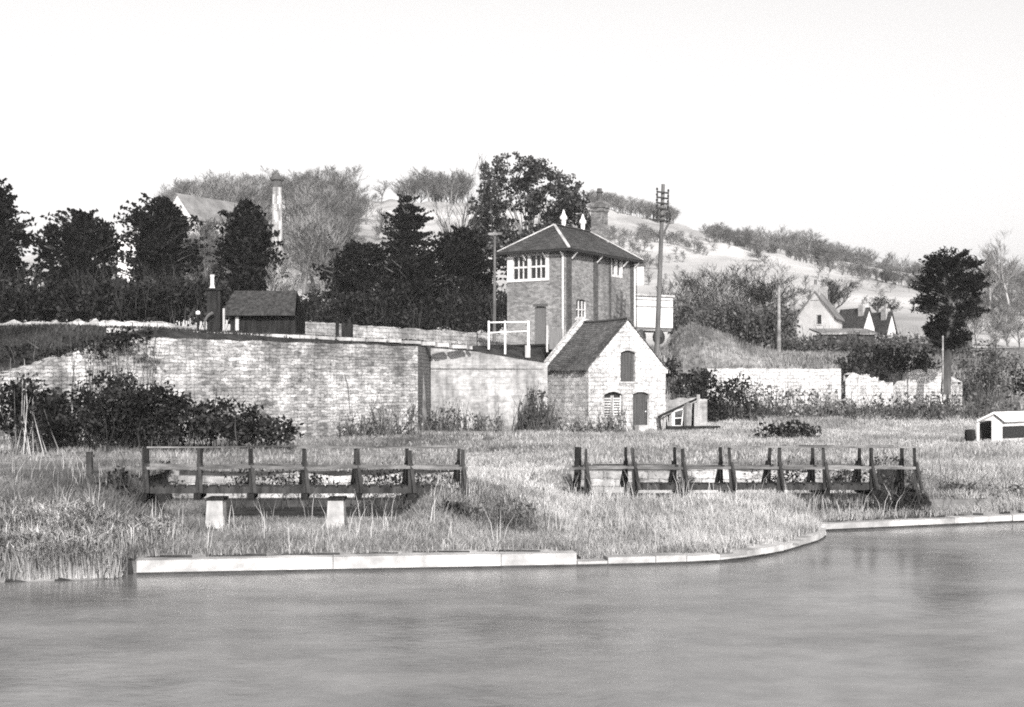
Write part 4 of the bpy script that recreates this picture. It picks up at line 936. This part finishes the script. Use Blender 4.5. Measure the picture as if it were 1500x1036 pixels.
# great ivy-grown tree
rs = np.random.RandomState(40); DI = 108; cs = []
for (px, py, r) in ((745, 240, 22), (722, 252, 18), (770, 248, 20), (795, 262, 20), (815, 268, 18), (835, 272, 16), (848, 295, 16), (850, 318, 16), (832, 300, 18), (800, 285, 14), (760, 268, 12), (715, 278, 17), (700, 300, 15), (705, 325, 16),
                    (728, 305, 13), (752, 300, 12), (775, 308, 15), (745, 328, 16), (778, 335, 16), (812, 320, 15), (820, 345, 18), (790, 360, 18), (755, 358, 18), (722, 350, 18), (848, 345, 16), (700, 350, 15), (735, 265, 10), (782, 285, 9), (860, 330, 9)):
    for j in range(15):
        q = r * DI / F * rs.uniform(.22, .5); a = rs.normal(0, 1, 3); a /= np.linalg.norm(a); o = P(px, py, DI) + Vector(a * np.array([.8, 2.6, .75])) * (r * DI / F)
        cs.append((o.x, o.y, o.z, q, q, q * .7))
it = empty('ivy_tree', (X(775, DI), DI, ground_z(X(775, DI), DI)), 'great dark ivy-clad tree with sky showing through, rising behind the signal box', 'tree')
for i in range(230):
    a = rs.uniform(0, 2 * pi); r = rs.uniform(0, 1) ** .5; px, py = 778 + 84 * r * cos(a), 322 + 84 * r * sin(a)
    if noise2(np.array([px / 9]), np.array([py / 9]), 2.0, 44)[0] > .12 and py < 350: continue
    o = P(px, py, DI + rs.uniform(-3, 3)); q = rs.uniform(.4, .95); cs.append((o.x, o.y, o.z, q, q, q * .7))
tb = []; tx = X(775, DI); gz = ground_z(tx, DI)
for c in cs[::11]:
    t = rs.uniform(.4, .75); zc = gz + (c[2] - gz) * t; tb.append((np.array([[tx + (c[0] - tx) * .12, DI, zc], [tx + (c[0] - tx) * .6, DI + (c[1] - DI) * .5, zc + (c[2] - zc) * .55], [c[0], c[1], c[2]]]), np.array([.05, .04, .02]), 3))
for dx in (-1.4, .3, 1.8): tb.append((np.array([[tx + dx * .5, DI, gz - .3], [tx + dx * .8, DI, gz + 5], [tx + dx * 1.3, DI + rs.uniform(-1, 1), gz + 9]]), np.array([.35, .22, .06]), 7))
part('trunk', tube_mesh(tb), 'bark', it)
part('crown', cards(clumps(cs, 170, 41, .4), .15, 42), 'ivy_leaf', it)

def place(VQ, x, y, s=1.0, rot=0.0, z=None, sx=1.0):
    V, Q = VQ; c, n = cos(rot), sin(rot); W = V.copy() * s; W[:, 0] *= sx; W[:, 1] *= sx
    xx = W[:, 0] * c - W[:, 1] * n; yy = W[:, 0] * n + W[:, 1] * c; W[:, 0] = xx + x; W[:, 1] = yy + y; W[:, 2] += ground_z(x, y) - .2 if z is None else z
    return W, Q
def bare(name, label, px, D, ytop, seed, m='bark', sp=.6, group=None, r=.22, nb=(8, 7, 6, 5), up=.5, zbase=None, **kw):
    x = X(px, D); zb_ = ground_z(x, D) if zbase is None else zbase; h = Z(ytop, D) - zb_
    V, Q = grow(seed, h, r, 4, sp, nb, up, **kw); V = V + np.array([x, D, zb_ - .1])
    e = empty(name, (x, D, zb_), label, 'tree', group)
    o = part('branches', (V, Q), m, e); return e
bare('bare_tree', 'tall leafless tree with upswept branches at the left flank of the ivy-clad tree', 690, 106, 214, 51, sp=.42, r=.3, up=.9, lenf=.42, width=1.8, nb=(11, 7, 6, 5))
bare('bare_tree', 'slim leafless tree just behind the tarred shed roof', 398, 80, 372, 52, 'pale_bark', sp=.4, r=.13, lenf=.3, first=.5)
bare('bare_tree', 'leaning pale-stemmed leafless tree right of the tarred shed', 418, 78, 392, 53, 'pale_bark', sp=.5, r=.09, first=.5)
th = 'leafless trees of the thicket behind the hay mound'
for i, (px, D, yt, lab, m) in enumerate(((1002, 104, 385, 'leafless tree at the left end of the thicket beside the white van', 'bark'), (1035, 98, 392, 'leafless thicket tree above the peak of the hay mound', 'pale_bark'),
        (1062, 106, 378, 'leafless thicket tree over the right slope of the hay mound', 'bark'), (1090, 100, 372, 'tall leafless thicket tree left of the plain pole', 'bark'), (1104, 104, 378, 'spreading leafless tree directly behind the plain pole', 'bark'),
        (1122, 101, 404, 'leafless thicket tree nearest the white gabled house', 'bark'), (1076, 94, 420, 'small pale-stemmed tree low in the thicket', 'pale_bark'), (1116, 96, 428, 'small leafless tree leaning by the foot of the plain pole', 'pale_bark'))):
    bare('bare_tree', lab, px, D, yt, 60 + i, m, sp=.7, group=th, r=.2, nb=(9, 7, 7, 6), up=.25, width=1.6, lenf=.55, first=.15)
bare('bare_tree', 'rounded leafless tree standing behind the white gabled house', 1215, 150, 398, 75, sp=.8, r=.25, nb=(9, 8, 7, 6), width=2.5, lenf=.55, first=.15)
bare('bare_tree', 'low leafless tree behind the two cottages', 1285, 158, 428, 76, sp=.8, r=.2, nb=(9, 8, 7, 6), width=2.2, lenf=.6, first=.1)
for i, (px, D, yt, lab) in enumerate(((1448, 175, 372, 'faint tall bare tree just right of the lone pine'), (1480, 165, 335, 'faintest tall bare tree nearest the right edge'), (1420, 190, 400, 'faint bare tree half hidden behind the lone pine'))):
    bare('bare_tree', lab, px, D, yt, 80 + i, 'pale_bark', sp=.5, r=.2, width=2.2, first=.45)
# lone pine
DPN = 74; rs = np.random.RandomState(90); cs = []
for i in range(135):
    y = rs.uniform(376, 505); hw = np.interp(y, (366, 380, 400, 425, 455, 470, 480, 490, 505), (10, 32, 44, 48, 42, 25, 28, 31, 15)) * DPN / F
    a = rs.uniform(0, 2 * pi); r = hw * rs.uniform(.15, 1) ** .6; c = P(1393 - (y > 470) * 6, y, DPN); q = rs.uniform(.26, .5)
    cs.append((c.x + r * cos(a), c.y + r * sin(a), c.z, q, q, q * .75))
for (px, py) in ((1352, 446), (1358, 440), (1434, 455), (1436, 440), (1374, 372), (1398, 367), (1410, 372), (1362, 488), (1420, 495), (1436, 408), (1352, 418), (1386, 366)):
    c = P(px, py, DPN); cs.append((c.x, c.y + rs.uniform(-.5, .5), c.z, .3, .3, .22))
for i in range(70):
    y = rs.uniform(372, 500); hw = np.interp(y, (366, 380, 400, 425, 455, 470, 480, 490, 505), (10, 32, 44, 48, 42, 25, 28, 31, 15)) * DPN / F; a = rs.uniform(0, 2 * pi); c = P(1393 - (y > 470) * 6, y, DPN)
    for t in (.8, .95, 1.1, 1.24): cs.append((c.x + hw * t * cos(a), c.y + hw * t * sin(a), c.z + .5 * (t - .8) * (1 if y < 430 else -.6), .26 - .13 * (t - .8) / .4, .26 - .13 * (t - .8) / .4, .14))
pn = empty('pine_tree', P(1387, 575, DPN), 'lone dark pine with a tall bare trunk standing in the scrub', 'tree')
C = clumps(cs, 420, 91, .2); part('crown', cards(C, .12, 92, .35), 'evergreen', pn)
tb = [(np.array([P(1385, 578, DPN), P(1388, 520, DPN), P(1391, 470, DPN), P(1396, 380, DPN)]), np.array([.3, .24, .18, .05]), 8)]
for c in cs[::2]: tb.append((np.array([P(1391, HY - (c[2] - .5 - CZ) * F / DPN, DPN), [(c[0] + X(1391, DPN)) / 2, (c[1] + DPN) / 2, c[2] - .15], c[:3]]), np.array([.05, .035, .02]), 3))
part('trunk', tube_mesh(tb), 'bark', pn)
mb = MB(); mb.bar(P(1381, 590, 73), P(1381, 492, 73), .08); tag(mb.build('timber_pole', 'grey_wood', None, P(1381, 590, 73)), 'pale upright bar for the lit edge of the lone pine trunk', 'pole')  # pale bar added for the sunlit edge of the trunk

# shrubs and brambles
def shrub(name, label, cat, blobs, D, seed, m='bramble_leaf', leaf=.1, per=160, depth=1.0, twigs=0, group=None, jit=.35, shell=.35, twm='scrub_twig'):
    rs = np.random.RandomState(seed); cs = []
    for (px, py, rx, ry) in blobs:
        a, b = rx * D / F, ry * D / F; n = max(5, int(a * b * 26 + 5))
        for i in range(n):
            d = rs.normal(0, 1, 3); d /= np.linalg.norm(d); q = rs.uniform(.22, .5) * min(1, max(a, b) * 1.2 + .2); r = rs.uniform(.2, 1) ** .5
            c = P(px, py, D); cs.append((c.x + d[0] * a * r, c.y + d[1] * depth * r, c.z + d[2] * b * r, q, q, q * .8))
    cs = np.array(cs); zmin = ip(cs[:, 0], np.linspace(-40, 60, 401), [0] * 401)
    g_ = H(cs[:, 0], cs[:, 1]); cs[:, 2] = np.maximum(cs[:, 2], g_ + .1)
    bx, by = cs[:, 0].mean(), cs[:, 1].mean(); e = empty(name, (bx, by, ground_z(bx, by)), label, cat, group)
    if m: part('foliage', cards(clumps(cs, per, seed + 1, shell), leaf, seed + 2), m, e)
    tb = []
    for i in range(max(10, twigs)):
        c = cs[rs.randint(len(cs))]; gx = c[0] + rs.normal(0, .3); gy = c[1] + rs.normal(0, .2); gz_ = ground_z(gx, gy) - .05
        t = c[:3] + rs.normal(0, .25, 3) + np.array([0, 0, rs.uniform(0, .5)]); mid = (np.array([gx, gy, gz_]) + t) / 2 + rs.normal(0, .12, 3)
        tb.append((np.array([[gx, gy, gz_], mid, t]), np.array([.022, .016, .007]) * (.35 if D < 37 else 1), 3))
    part('stems', tube_mesh(tb), twm, e); return e
shrub('bramble_bush', 'large dark bramble thicket sprawling against the long stone wall', 'bush', [(105, 600, 50, 38), (160, 590, 58, 42), (172, 556, 18, 12), (200, 600, 60, 42), (225, 600, 60, 40), (280, 608, 55, 32), (325, 614, 55, 28), (350, 625, 50, 22), (378, 627, 46, 18), (412, 633, 30, 11), (300, 632, 80, 14), (370, 637, 50, 9), (70, 590, 24, 28), (75, 620, 34, 24), (140, 625, 60, 20), (230, 628, 60, 18)], 44.5, 100, twm='dark_grass', twigs=110, depth=1.5, per=260, leaf=.085)
shrub('dead_bush', 'tangle of pale dead stems at the left edge below the stone wall', 'bush', [(15, 590, 34, 40), (45, 575, 24, 26), (30, 620, 40, 18)], 41, 101, 'bramble_leaf', per=190, twigs=45, twm='dead_stalk')
shrub('bramble_bush', 'low bush of grey twigs against the pale wing wall', 'bush', [(650, 612, 28, 22), (690, 620, 20, 12), (720, 622, 18, 10)], 60.5, 102, 'scrub_twig', per=45, twigs=160)
shrub('bare_bush', 'tall grey leafless bush at the corner of the stone hut', 'bush', [(785, 600, 22, 30), (800, 612, 18, 20), (770, 615, 14, 16)], 61.3, 103, 'scrub_twig', per=55, twigs=260)
shrub('bare_bush', 'spiky leafless bush in front of the hut shutters', 'bush', [(880, 620, 26, 18), (905, 618, 14, 16), (850, 628, 22, 10)], 60.6, 104, 'dead_stalk', per=22, twigs=160)
shrub('bare_bush', 'grey weeds growing at the foot of the high stone wall near its dark end', 'bush', [(560, 615, 34, 20), (520, 622, 24, 12), (600, 618, 14, 18)], 55.5, 105, 'dead_stalk', per=30, twigs=160)
shrub('laurel_bush', 'dark evergreen bush between the hut and the whitewashed garden wall', 'bush', [(1005, 560, 22, 22), (1030, 565, 20, 25), (1060, 590, 28, 28), (1080, 570, 18, 20), (1100, 600, 12, 18), (985, 545, 10, 18), (1040, 600, 26, 20)], 69, 106, twigs=80, depth=1.2)
shrub('holly_bush', 'spreading dark shrub overhanging the ruined wall pieces', 'bush', [(1240, 535, 22, 14), (1275, 525, 35, 18), (1310, 530, 34, 22), (1340, 530, 28, 18), (1290, 545, 25, 12), (1355, 538, 20, 10)], 79.5, 107, 'bramble_leaf', twigs=60, depth=1.3)
shrub('round_shrub', 'rounded grey shrub right of the lone pine', 'bush', [(1440, 530, 34, 30), (1465, 540, 30, 26), (1420, 550, 24, 22), (1450, 560, 40, 14)], 80, 108, 'scrub_twig', per=90, twigs=120, depth=1.4)
shrub('round_shrub', 'dark shrub cut by the right edge beyond the boat shed', 'bush', [(1498, 560, 14, 18)], 72, 109)
shrub('bramble_bush', 'dark scrub on the bank above the far quay, by the end of the trestle footbridge', 'bush', [(1325, 735, 16, 18), (1345, 730, 12, 12), (1312, 748, 8, 10)], 30.2, 110, leaf=.05, per=500, twigs=80, depth=.3)
shrub('bramble_bush', 'dark weeds along the far quay at the right edge', 'bush', [(1390, 740, 20, 9), (1430, 738, 24, 10), (1475, 735, 26, 9)], 31.5, 111, 'scrub_twig', leaf=.05, per=420, twigs=120, depth=.25)
shrub('bramble_bush', 'low dark bramble patch in the field beyond the trestle footbridge', 'bush', [(1125, 632, 26, 6), (1160, 628, 30, 9), (1190, 633, 20, 5)], 54, 112, per=180, twigs=40)
shrub('bramble_bush', 'dark gorse tuft on the near slope just right of the left footbridge', 'bush', [(665, 765, 18, 9), (685, 775, 12, 8)], 25.2, 113, leaf=.045, per=600, twigs=50, depth=.3)
shrub('bramble_bush', 'dark clump in the long grass beside the left end of the footbridge', 'bush', [(175, 700, 22, 10), (160, 735, 25, 10)], 26.4, 114, leaf=.05, per=420, twigs=60, depth=.4)
shrub('dead_bush', 'belt of dry tangled weeds below the whitewashed garden wall', 'bush', [(1060, 595, 24, 20), (1110, 590, 40, 26), (1160, 592, 34, 26), (1205, 592, 34, 26)], 72, 115, 'grey_grass', leaf=.1, per=60, twigs=420, depth=1.8)
shrub('dead_bush', 'belt of dry tangled weeds below the ruined wall pieces', 'bush', [(1250, 600, 34, 16), (1300, 600, 40, 20), (1350, 595, 40, 20), (1400, 595, 40, 20), (1450, 590, 40, 16)], 71, 116, 'scrub_twig', leaf=.12, per=45, twigs=420, depth=2.5)
shrub('bramble_bush', 'straggling dark weeds on the channel wall behind the footbridge on piers', 'bush', [(395, 700, 45, 7), (470, 705, 20, 5), (570, 702, 50, 8), (640, 706, 24, 8), (250, 712, 20, 4)], 33.4, 117, leaf=.045, per=420, twigs=140, depth=.2)
shrub('bramble_bush', 'straggling dark weeds on the channel wall behind the trestle footbridge', 'bush', [(1150, 697, 40, 5), (1240, 700, 30, 6), (1310, 698, 26, 8), (1000, 704, 18, 4)], 35.2, 118, leaf=.045, per=420, twigs=140, depth=.2)
shrub('bramble_bush', 'dark weedy tufts on the grassy point near the joint of the quay walls', 'bush', [(735, 775, 30, 8), (770, 765, 24, 7), (750, 745, 30, 6), (715, 740, 22, 6)], 24.8, 119, 'scrub_twig', leaf=.04, per=260, twigs=90, depth=.5)
shrub('bramble_bush', 'dark ragged brambles hanging over the low left end of the high stone wall', 'bush', [(30, 545, 26, 9), (60, 532, 22, 8), (90, 520, 24, 10), (125, 508, 24, 9), (160, 497, 26, 7), (200, 491, 26, 4)], 46.4, 124, twigs=60, depth=.8, per=260, leaf=.08)
shrub('bramble_bush', 'grey thorny tangle closing the channel beyond the end of the trestle footbridge', 'bush', [(1310, 705, 20, 12), (1335, 700, 18, 14), (1322, 720, 16, 10)], 32.6, 125, 'grey_grass', leaf=.05, per=420, twigs=120, depth=.5)
# overgrown hedges behind the railway
def hedge(label, x0, x1, D0, D1, ytop, ybot, seed, m):
    rs = np.random.RandomState(seed); cs = []
    for i in range(int((x1 - x0) * 1.7)):
        px = rs.uniform(x0, x1); D = rs.uniform(D0, D1); y = rs.uniform(ytop, ybot) + rs.normal(0, 5); c = P(px, y, D); q = rs.uniform(.35, .8)
        cs.append((c.x, c.y, c.z, q, q, q * .8))
    e = empty('overgrown_hedge', (X((x0 + x1) / 2, D0), D0, 5.3), label, 'hedge')
    part('foliage', cards(clumps(cs, 80, seed, .2), .14, seed + 1), m, e)
    tb = []
    for i in range(int((x1 - x0) * 1.8)):
        c = cs[rs.randint(len(cs))]; h = rs.uniform(.8, 2.4); tb.append((np.array([[c[0], c[1] - .3, c[2] - h * .5], [c[0] + rs.normal(0, .2), c[1] - .4, c[2]], [c[0] + rs.normal(0, .4), c[1] - .4, c[2] + h * .6]]), np.array([.022, .018, .008]), 3))
    part('stems', tube_mesh(tb), 'dark_grass' if x0 < 900 else 'scrub_twig', e)
hedge('long dark overgrown hedge under the evergreens at the left', -40, 335, 66, 74, 418, 466, 120, 'bramble_leaf')
hedge('overgrown grey hedge behind the low whitewashed boundary wall', 405, 745, 86, 90, 436, 482, 121, 'bramble_leaf')
hedge('brushwood bank at the foot of the thicket behind the hay mound', 985, 1160, 90, 97, 450, 505, 122, 'scrub_twig')
hedge('rough scrub bank below the white gabled house', 1130, 1420, 92, 100, 500, 530, 123, 'scrub_twig')

# hay mound
def mound():
    D = 82; k = D / F; n = 60; ps = [(945, 548), (965, 530), (985, 497), (1000, 484), (1014, 479), (1035, 484), (1060, 494), (1100, 511), (1140, 524), (1165, 534), (1185, 545)]
    xs = np.linspace(945, 1185, n); tops = np.interp(xs, *zip(*ps)); V = []; m = 24
    for i in range(n):
        for j in range(m + 1):
            a = pi * j / m; z0 = 3.9; zt = Z(tops[i], D) - z0; z = z0 + max(zt, 0) * sin(a) ** .8; y = D - cos(a) * (1.2 + 3.2 * (zt / 3.0 if zt > 0 else 0) ** .6)
            V.append((X(xs[i], D), y, z + float(bumpy(xs[i] * .1, j * .6)) * .15))
    V = np.array(V); idx = np.arange(n * (m + 1)).reshape(n, m + 1); Q = np.stack([idx[:-1, :-1], idx[1:, :-1], idx[1:, 1:], idx[:-1, 1:]], -1).reshape(-1, 4)
    e = empty('hay_mound', P(1030, 545, D - 2), 'big rounded mound of rough dry grass behind the whitewashed garden wall', 'mound')
    link('heap', mesh_np('heap', V, Q), 'hay', e, smooth=True)
    rs = np.random.RandomState(5); pick = rs.randint(0, len(V), 9000); B = V[pick] + rs.normal(0, .12, (9000, 3)) * np.array([1, 1, .3])
    part('loose_grass', blades(B, .3, .03, 131), 'grey_grass', e)
def blades(B, h, w_, seed, lean=.5, droop=.0, dirn=None):
    """grass blades: two quads each, standing on the points B"""
    rs = np.random.RandomState(seed); n = len(B); hh = (h * rs.uniform(.5, 1.4, n))[:, None]; ww = (w_ * rs.uniform(.6, 1.4, n))[:, None]
    a = rs.uniform(0, 2 * pi, n); side = np.stack([np.cos(a), np.sin(a) * .5, np.zeros(n)], 1) * ww / 2
    b = rs.uniform(0, 2 * pi, n); ln = np.stack([np.cos(b), np.sin(b), np.zeros(n)], 1) * rs.uniform(0, lean, (n, 1)) * hh
    if dirn is not None: ln = ln * .5 + np.array(dirn)[None] * hh * lean * rs.uniform(.2, 1, (n, 1))
    upv = np.array([[0, 0, 1.]]); m = B + ln * .35 + upv * hh * .6; t = B + ln * (1 + droop) + upv * hh * (1 - droop)
    V = np.stack([B - side, B + side, m + side * .75, m - side * .75, t + side * .12, t - side * .12], 1).reshape(-1, 3)
    i = np.arange(n)[:, None] * 6; Q = np.concatenate([i + np.array([[0, 1, 2, 3]]), i + np.array([[3, 2, 4, 5]])], 0); return V, Q
mound()

# grass: stuff
def tufts(n, xr, yr, seed, per, rad, mask, h_min=None):
    rs = np.random.RandomState(seed); x = rs.uniform(*xr, n); y = np.sqrt(rs.uniform(yr[0] ** 2, yr[1] ** 2, n)) if yr[1] > 45 else rs.uniform(*yr, n)
    k = mask(x, y, rs.uniform(0, 1, n)); x, y = x[k], y[k]; x = np.repeat(x, per) + rs.normal(0, rad, len(x) * per); y = np.repeat(y, per) + rs.normal(0, rad, len(y) * per)
    k = (y > bank(x) + np.where(x < -6.4, -.05, .3)) & ~((np.abs(np.abs(x + 4.73) - 1.2) < .32) & (y < 26.3) & (y > 23.6) & (rs.uniform(0, 1, len(x)) < .8)); x, y = x[k], y[k]; z = H(x, y); k = (z > (.02 if h_min is None else h_min)) & ~((x < -1.7) & (x > -7.6) & (z < .2) & (y > 26)); return np.stack([x[k], y[k], z[k] - .02], 1)
inview = lambda x, y: np.abs(x) < y * .42 + 1.5
def grass(name, B, h, w_, m, seed, **kw):
    tag(part(name, blades(B, h, w_, seed, **kw), m), {'a': 1} and None, None, None, 'stuff'); 
    o = COL.objects[-1] if False else None
# 1 dry pale grass on the point
B = tufts(24000, (-7.6, 15), (22, 34), 200, 9, .07, lambda x, y, r: inview(x, y) & (y < np.where(x < 0, 28, np.where(x > 9.9, 36.6, 29.9))) & (r < .55 + .5 * noise2(x, y, 2.2, 1) + .3 * (x > -1)))
grass('dry_grass', B, .15, .016, 'straw', 201, lean=.9)
B = tufts(4200, (1.0, 6.8), (23, 31), 202, 10, .06, lambda x, y, r: (r < .5 + .5 * noise2(x, y, 1.5, 2)))
grass('pale_grass', B, .19, .015, 'pale_straw', 203, lean=.7)
B = tufts(9000, (-7.6, 1.5), (22, 28), 204, 8, .06, lambda x, y, r: r < .45 + .6 * noise2(x, y, 1.6, 3))
B2 = tufts(2600, (-1.6, 4.5), (23.3, 30), 220, 9, .07, lambda x, y, r: r < .5 + .7 * noise2(x, y, 1.1, 9)); B = np.concatenate([B, B2])
grass('green_grass', B, .15, .017, 'grey_grass', 205, lean=.8)
# 2 left bank: long grass and overhanging reeds
B = tufts(13000, (-14, -6.0), (21, 34), 206, 10, .1, lambda x, y, r: inview(x, y))
grass('rough_grass', B, .2, .02, 'grey_grass', 207, lean=.9)
B = tufts(4600, (-12, -6.2), (20.6, 24.5), 208, 12, .08, lambda x, y, r: inview(x, y) & (r < .5 + 1.1 * noise2(x, y, .55, 5)))
grass('reeds', B, .55, .024, 'pale_straw', 209, lean=.8, droop=.3, dirn=(.05, -.6, 0))
# 3 field behind the channel
B = tufts(30000, (-27, 30), (34, 66), 210, 6, .1, lambda x, y, r: inview(x, y) & (y < ip(x, SXs, SYs) - .2) & (r < .55 + .45 * noise2(x, y, 4, 6)) & (x < 2.5))
grass('field_grass', B, .15, .035, 'grey_grass', 211, lean=.8)
B = tufts(26000, (-6, 34), (31, 74), 212, 6, .1, lambda x, y, r: inview(x, y) & (y < ip(x, SXs, SYs) - .2) & (r < .3 + .1 * x + .35 * noise2(x, y, 3, 7)))
grass('dry_field_grass', B, .15, .035, 'straw', 213, lean=.8)
# 4 rough growth on the railway bank edge
B = tufts(26000, (-26, 3), (43, 66), 214, 6, .12, lambda x, y, r: inview(x, y) & (y > ip(x, SXs, SYs) + .3) & (y < ip(x, SXs, SYs) + 9) & ~((y > ip(x, SXs, SYs) + .9) & (y < ip(x, SXs, SYs) + 2.6) & (x > -15)))
grass('bank_grass', B, .15, .05, 'dark_grass', 215, lean=.8)
B = tufts(9000, (8, 46), (70, 100), 216, 6, .2, lambda x, y, r: inview(x, y) & (y > ip(x, SXs, SYs) - 2) & (H(x, y) > 1.2))
grass('rough_bank_grass', B, .4, .07, 'grey_grass', 217, lean=.8)
B = tufts(3800, (-1.4, 4.5), (27, 42), 221, 8, .08, lambda x, y, r: np.abs(x - .1 + (y - 31) * .05) < .9 + r * 1.2)
grass('path_grass', B, .1, .022, 'pale_straw', 222, lean=.9)
B = tufts(1500, (-6.3, 6.9), (22.2, 29), 223, 6, .06, lambda x, y, r: (y < bank(x) + .75) & (y > bank(x) + .3) & (r < .5 + .8 * noise2(x, y, .8, 12)))
grass('kerb_grass', B, .22, .018, 'grey_grass', 224, lean=.9, dirn=(0, -1, 0))
B = tufts(2600, (9.0, 16), (30.4, 37.5), 226, 8, .08, lambda x, y, r: (x > 10.1) | (y < 31.3))
grass('far_quay_grass', B, .17, .022, 'straw', 227, lean=.9)
# dead stalks
B = tufts(350, (-13, 9), (21.5, 31), 218, 4, .08, lambda x, y, r: inview(x, y))
grass('dead_stalks', B, .55, .014, 'pale_straw', 219, lean=.5)

# woods on the hill
kinds = [grow(300 + i, 10, .22, 3, .7, (10, 8, 7), .35, .2, .45, .62, 3.5) for i in range(5)]
def wood(label_name, items, m='far_haze_twig'):
    out = []
    rs = np.random.RandomState(len(items) + 5)
    for (x, y, h) in items:
        out.append(place(kinds[rs.randint(5)], x, y, h / 10, rs.uniform(0, 6.28), sx=rs.uniform(.9, 1.35)))
    o = part(label_name, merge(*out), m); tag(o, kind='stuff'); return o
rs = np.random.RandomState(77); items = []
while len(items) < 230:
    D = rs.uniform(190, 398); px = rs.uniform(250, 570); x = X(px, D); y_at = HY - (ground_z(x, D) - CZ) * F / D
    if 385 < px < 436 and D < 330 and y_at > 268: continue
    if px > 500 and y_at > 300 + (570 - px) * .9: continue
    if 515 < px < 570 and y_at < 322 and D < 385 and y_at > 300: continue
    items.append((x, D, rs.uniform(8, 12.5)))
wood('hillside_wood', items)
items = []
for i in range(34): px = rs.uniform(575, 690); items.append((X(px, 402), 402 + rs.uniform(-5, 14), rs.uniform(8.5, 12)))
wood('hilltop_wood', items)
items = []
for i in range(90): px = rs.uniform(865, 990); items.append((X(px, 392), 392 + rs.uniform(-4, 8), rs.uniform(3, 6.5)))
for i in range(60): t = rs.uniform(0, 1); px = 1035 + 190 * t; D = 330 - 60 * t; items.append((X(px, D), D + rs.uniform(-3, 3), rs.uniform(3, 5.5)))
for i in range(70): px = rs.uniform(960, 1200); D = rs.uniform(150, 200); items.append((X(px, D), D, rs.uniform(1.5, 3)))
for i in range(50): px = rs.uniform(1180, 1480); D = rs.uniform(170, 260); items.append((X(px, D), D, rs.uniform(1.5, 3.5)))
for i in range(26): px = rs.uniform(505, 590); D = rs.uniform(210, 330); items.append((X(px, D), D, rs.uniform(3, 6)))
for i in range(150): px = rs.uniform(1140, 1375); items.append((X(px, 408), 408 + rs.uniform(-4, 16), rs.uniform(4, 9.5)))
for i in range(90):
    t = rs.uniform(0, 1); px = 1060 + 330 * t; D = 300 - 90 * t; items.append((X(px, D), D + rs.uniform(-1.5, 1.5), rs.uniform(1.5, 3.5)))
for i in range(70): px = rs.uniform(890, 960); D = rs.uniform(200, 300); items.append((X(px, D), D, rs.uniform(1.5, 4)))
for i in range(60): px = rs.uniform(1370, 1530); items.append((X(px, 405), 405 + rs.uniform(-4, 12), rs.uniform(5, 10)))
for i in range(60): px = rs.uniform(1440, 1520); D = rs.uniform(220, 390); items.append((X(px, D), D, rs.uniform(3, 7)))
for i in range(150): px = rs.uniform(1395, 1530); D = rs.uniform(112, 300); items.append((X(px, D), D, rs.uniform(1.2, 4.5)))
for i in range(30): px = rs.uniform(940, 1080); D = rs.uniform(200, 300); items.append((X(px, D), D, rs.uniform(1, 2.8)))
for i in range(70): t = rs.uniform(0, 1); px = 1045 + 75 * t; D = 395 - 170 * t; items.append((X(px, D), D + rs.uniform(-3, 3), rs.uniform(2.5, 5)))
for k0, k1, d0, d1 in ((1230, 1500, 240, 215), (1400, 1520, 180, 172), (930, 1040, 290, 240)):
    for i in range(45): t = i / 45; px = k0 + (k1 - k0) * t; D = d0 + (d1 - d0) * t; items.append((X(px, D) + rs.normal(0, .6), D + rs.normal(0, .6), rs.uniform(1.4, 3)))
wood('hillside_scrub', items)
# faint trees along the right-hand skyline, each a tree
proto = []
for k in range(3):
    V, Q = kinds[k]; me = mesh_np('bare_crown', V * 1.0, Q); me.materials.append(MATS['far_haze_twig']); proto.append(me)
sk = [(1048, 16), (1068, 13), (1092, 26), (1108, 36), (1124, 40), (1140, 34), (1158, 36), (1172, 15), (1190, 20), (1206, 22), (1222, 38), (1236, 30), (1256, 34), (1272, 20), (1290, 30), (1308, 52), (1318, 46), (1334, 30), (1350, 34), (1366, 22), (1440, 26), (1462, 30), (1490, 34)]
for i, (px, hpx) in enumerate(sk):
    D = 404 + (i * 37 % 17); x = X(px, D); o = bpy.data.objects.new('skyline_tree', proto[i % 3]); COL.objects.link(o)
    z = ground_z(x, D); hh = (hpx + 5) * D / F; o.location = (x, D, z - .3); o.scale = (hh / 10 * 1.15, hh / 10 * 1.15, hh / 10); o.rotation_euler = (0, 0, i * 1.3)
    tag(o, 'faint bare tree in the row along the right-hand skyline', 'tree', 'faint trees along the right-hand skyline')

# ------------------------------------------------------------ the winter haze in the valley
def haze():
    mb = MB(); mb.box((0, 0), (1, 0), (0, 1), -1500, 1600, -250, 3100, -3, 120)
    o = mb.build('haze', 'concrete'); o.data.materials.clear()
    m = bpy.data.materials.new('haze'); m.use_nodes = True; t = m.node_tree; t.nodes.clear()
    out = t.nodes.new('ShaderNodeOutputMaterial'); v = t.nodes.new('ShaderNodeVolumePrincipled'); v.inputs['Color'].default_value = (.98, .97, .965, 1)
    v.inputs['Density'].default_value = .0002; v.inputs['Anisotropy'].default_value = .0
    t.links.new(v.outputs[0], out.inputs['Volume']); o.data.materials.append(m); tag(o, kind='stuff')
haze()
for o in sc.objects:
    if o.parent is None and 'category' in o: o['kind'] = 'thing'
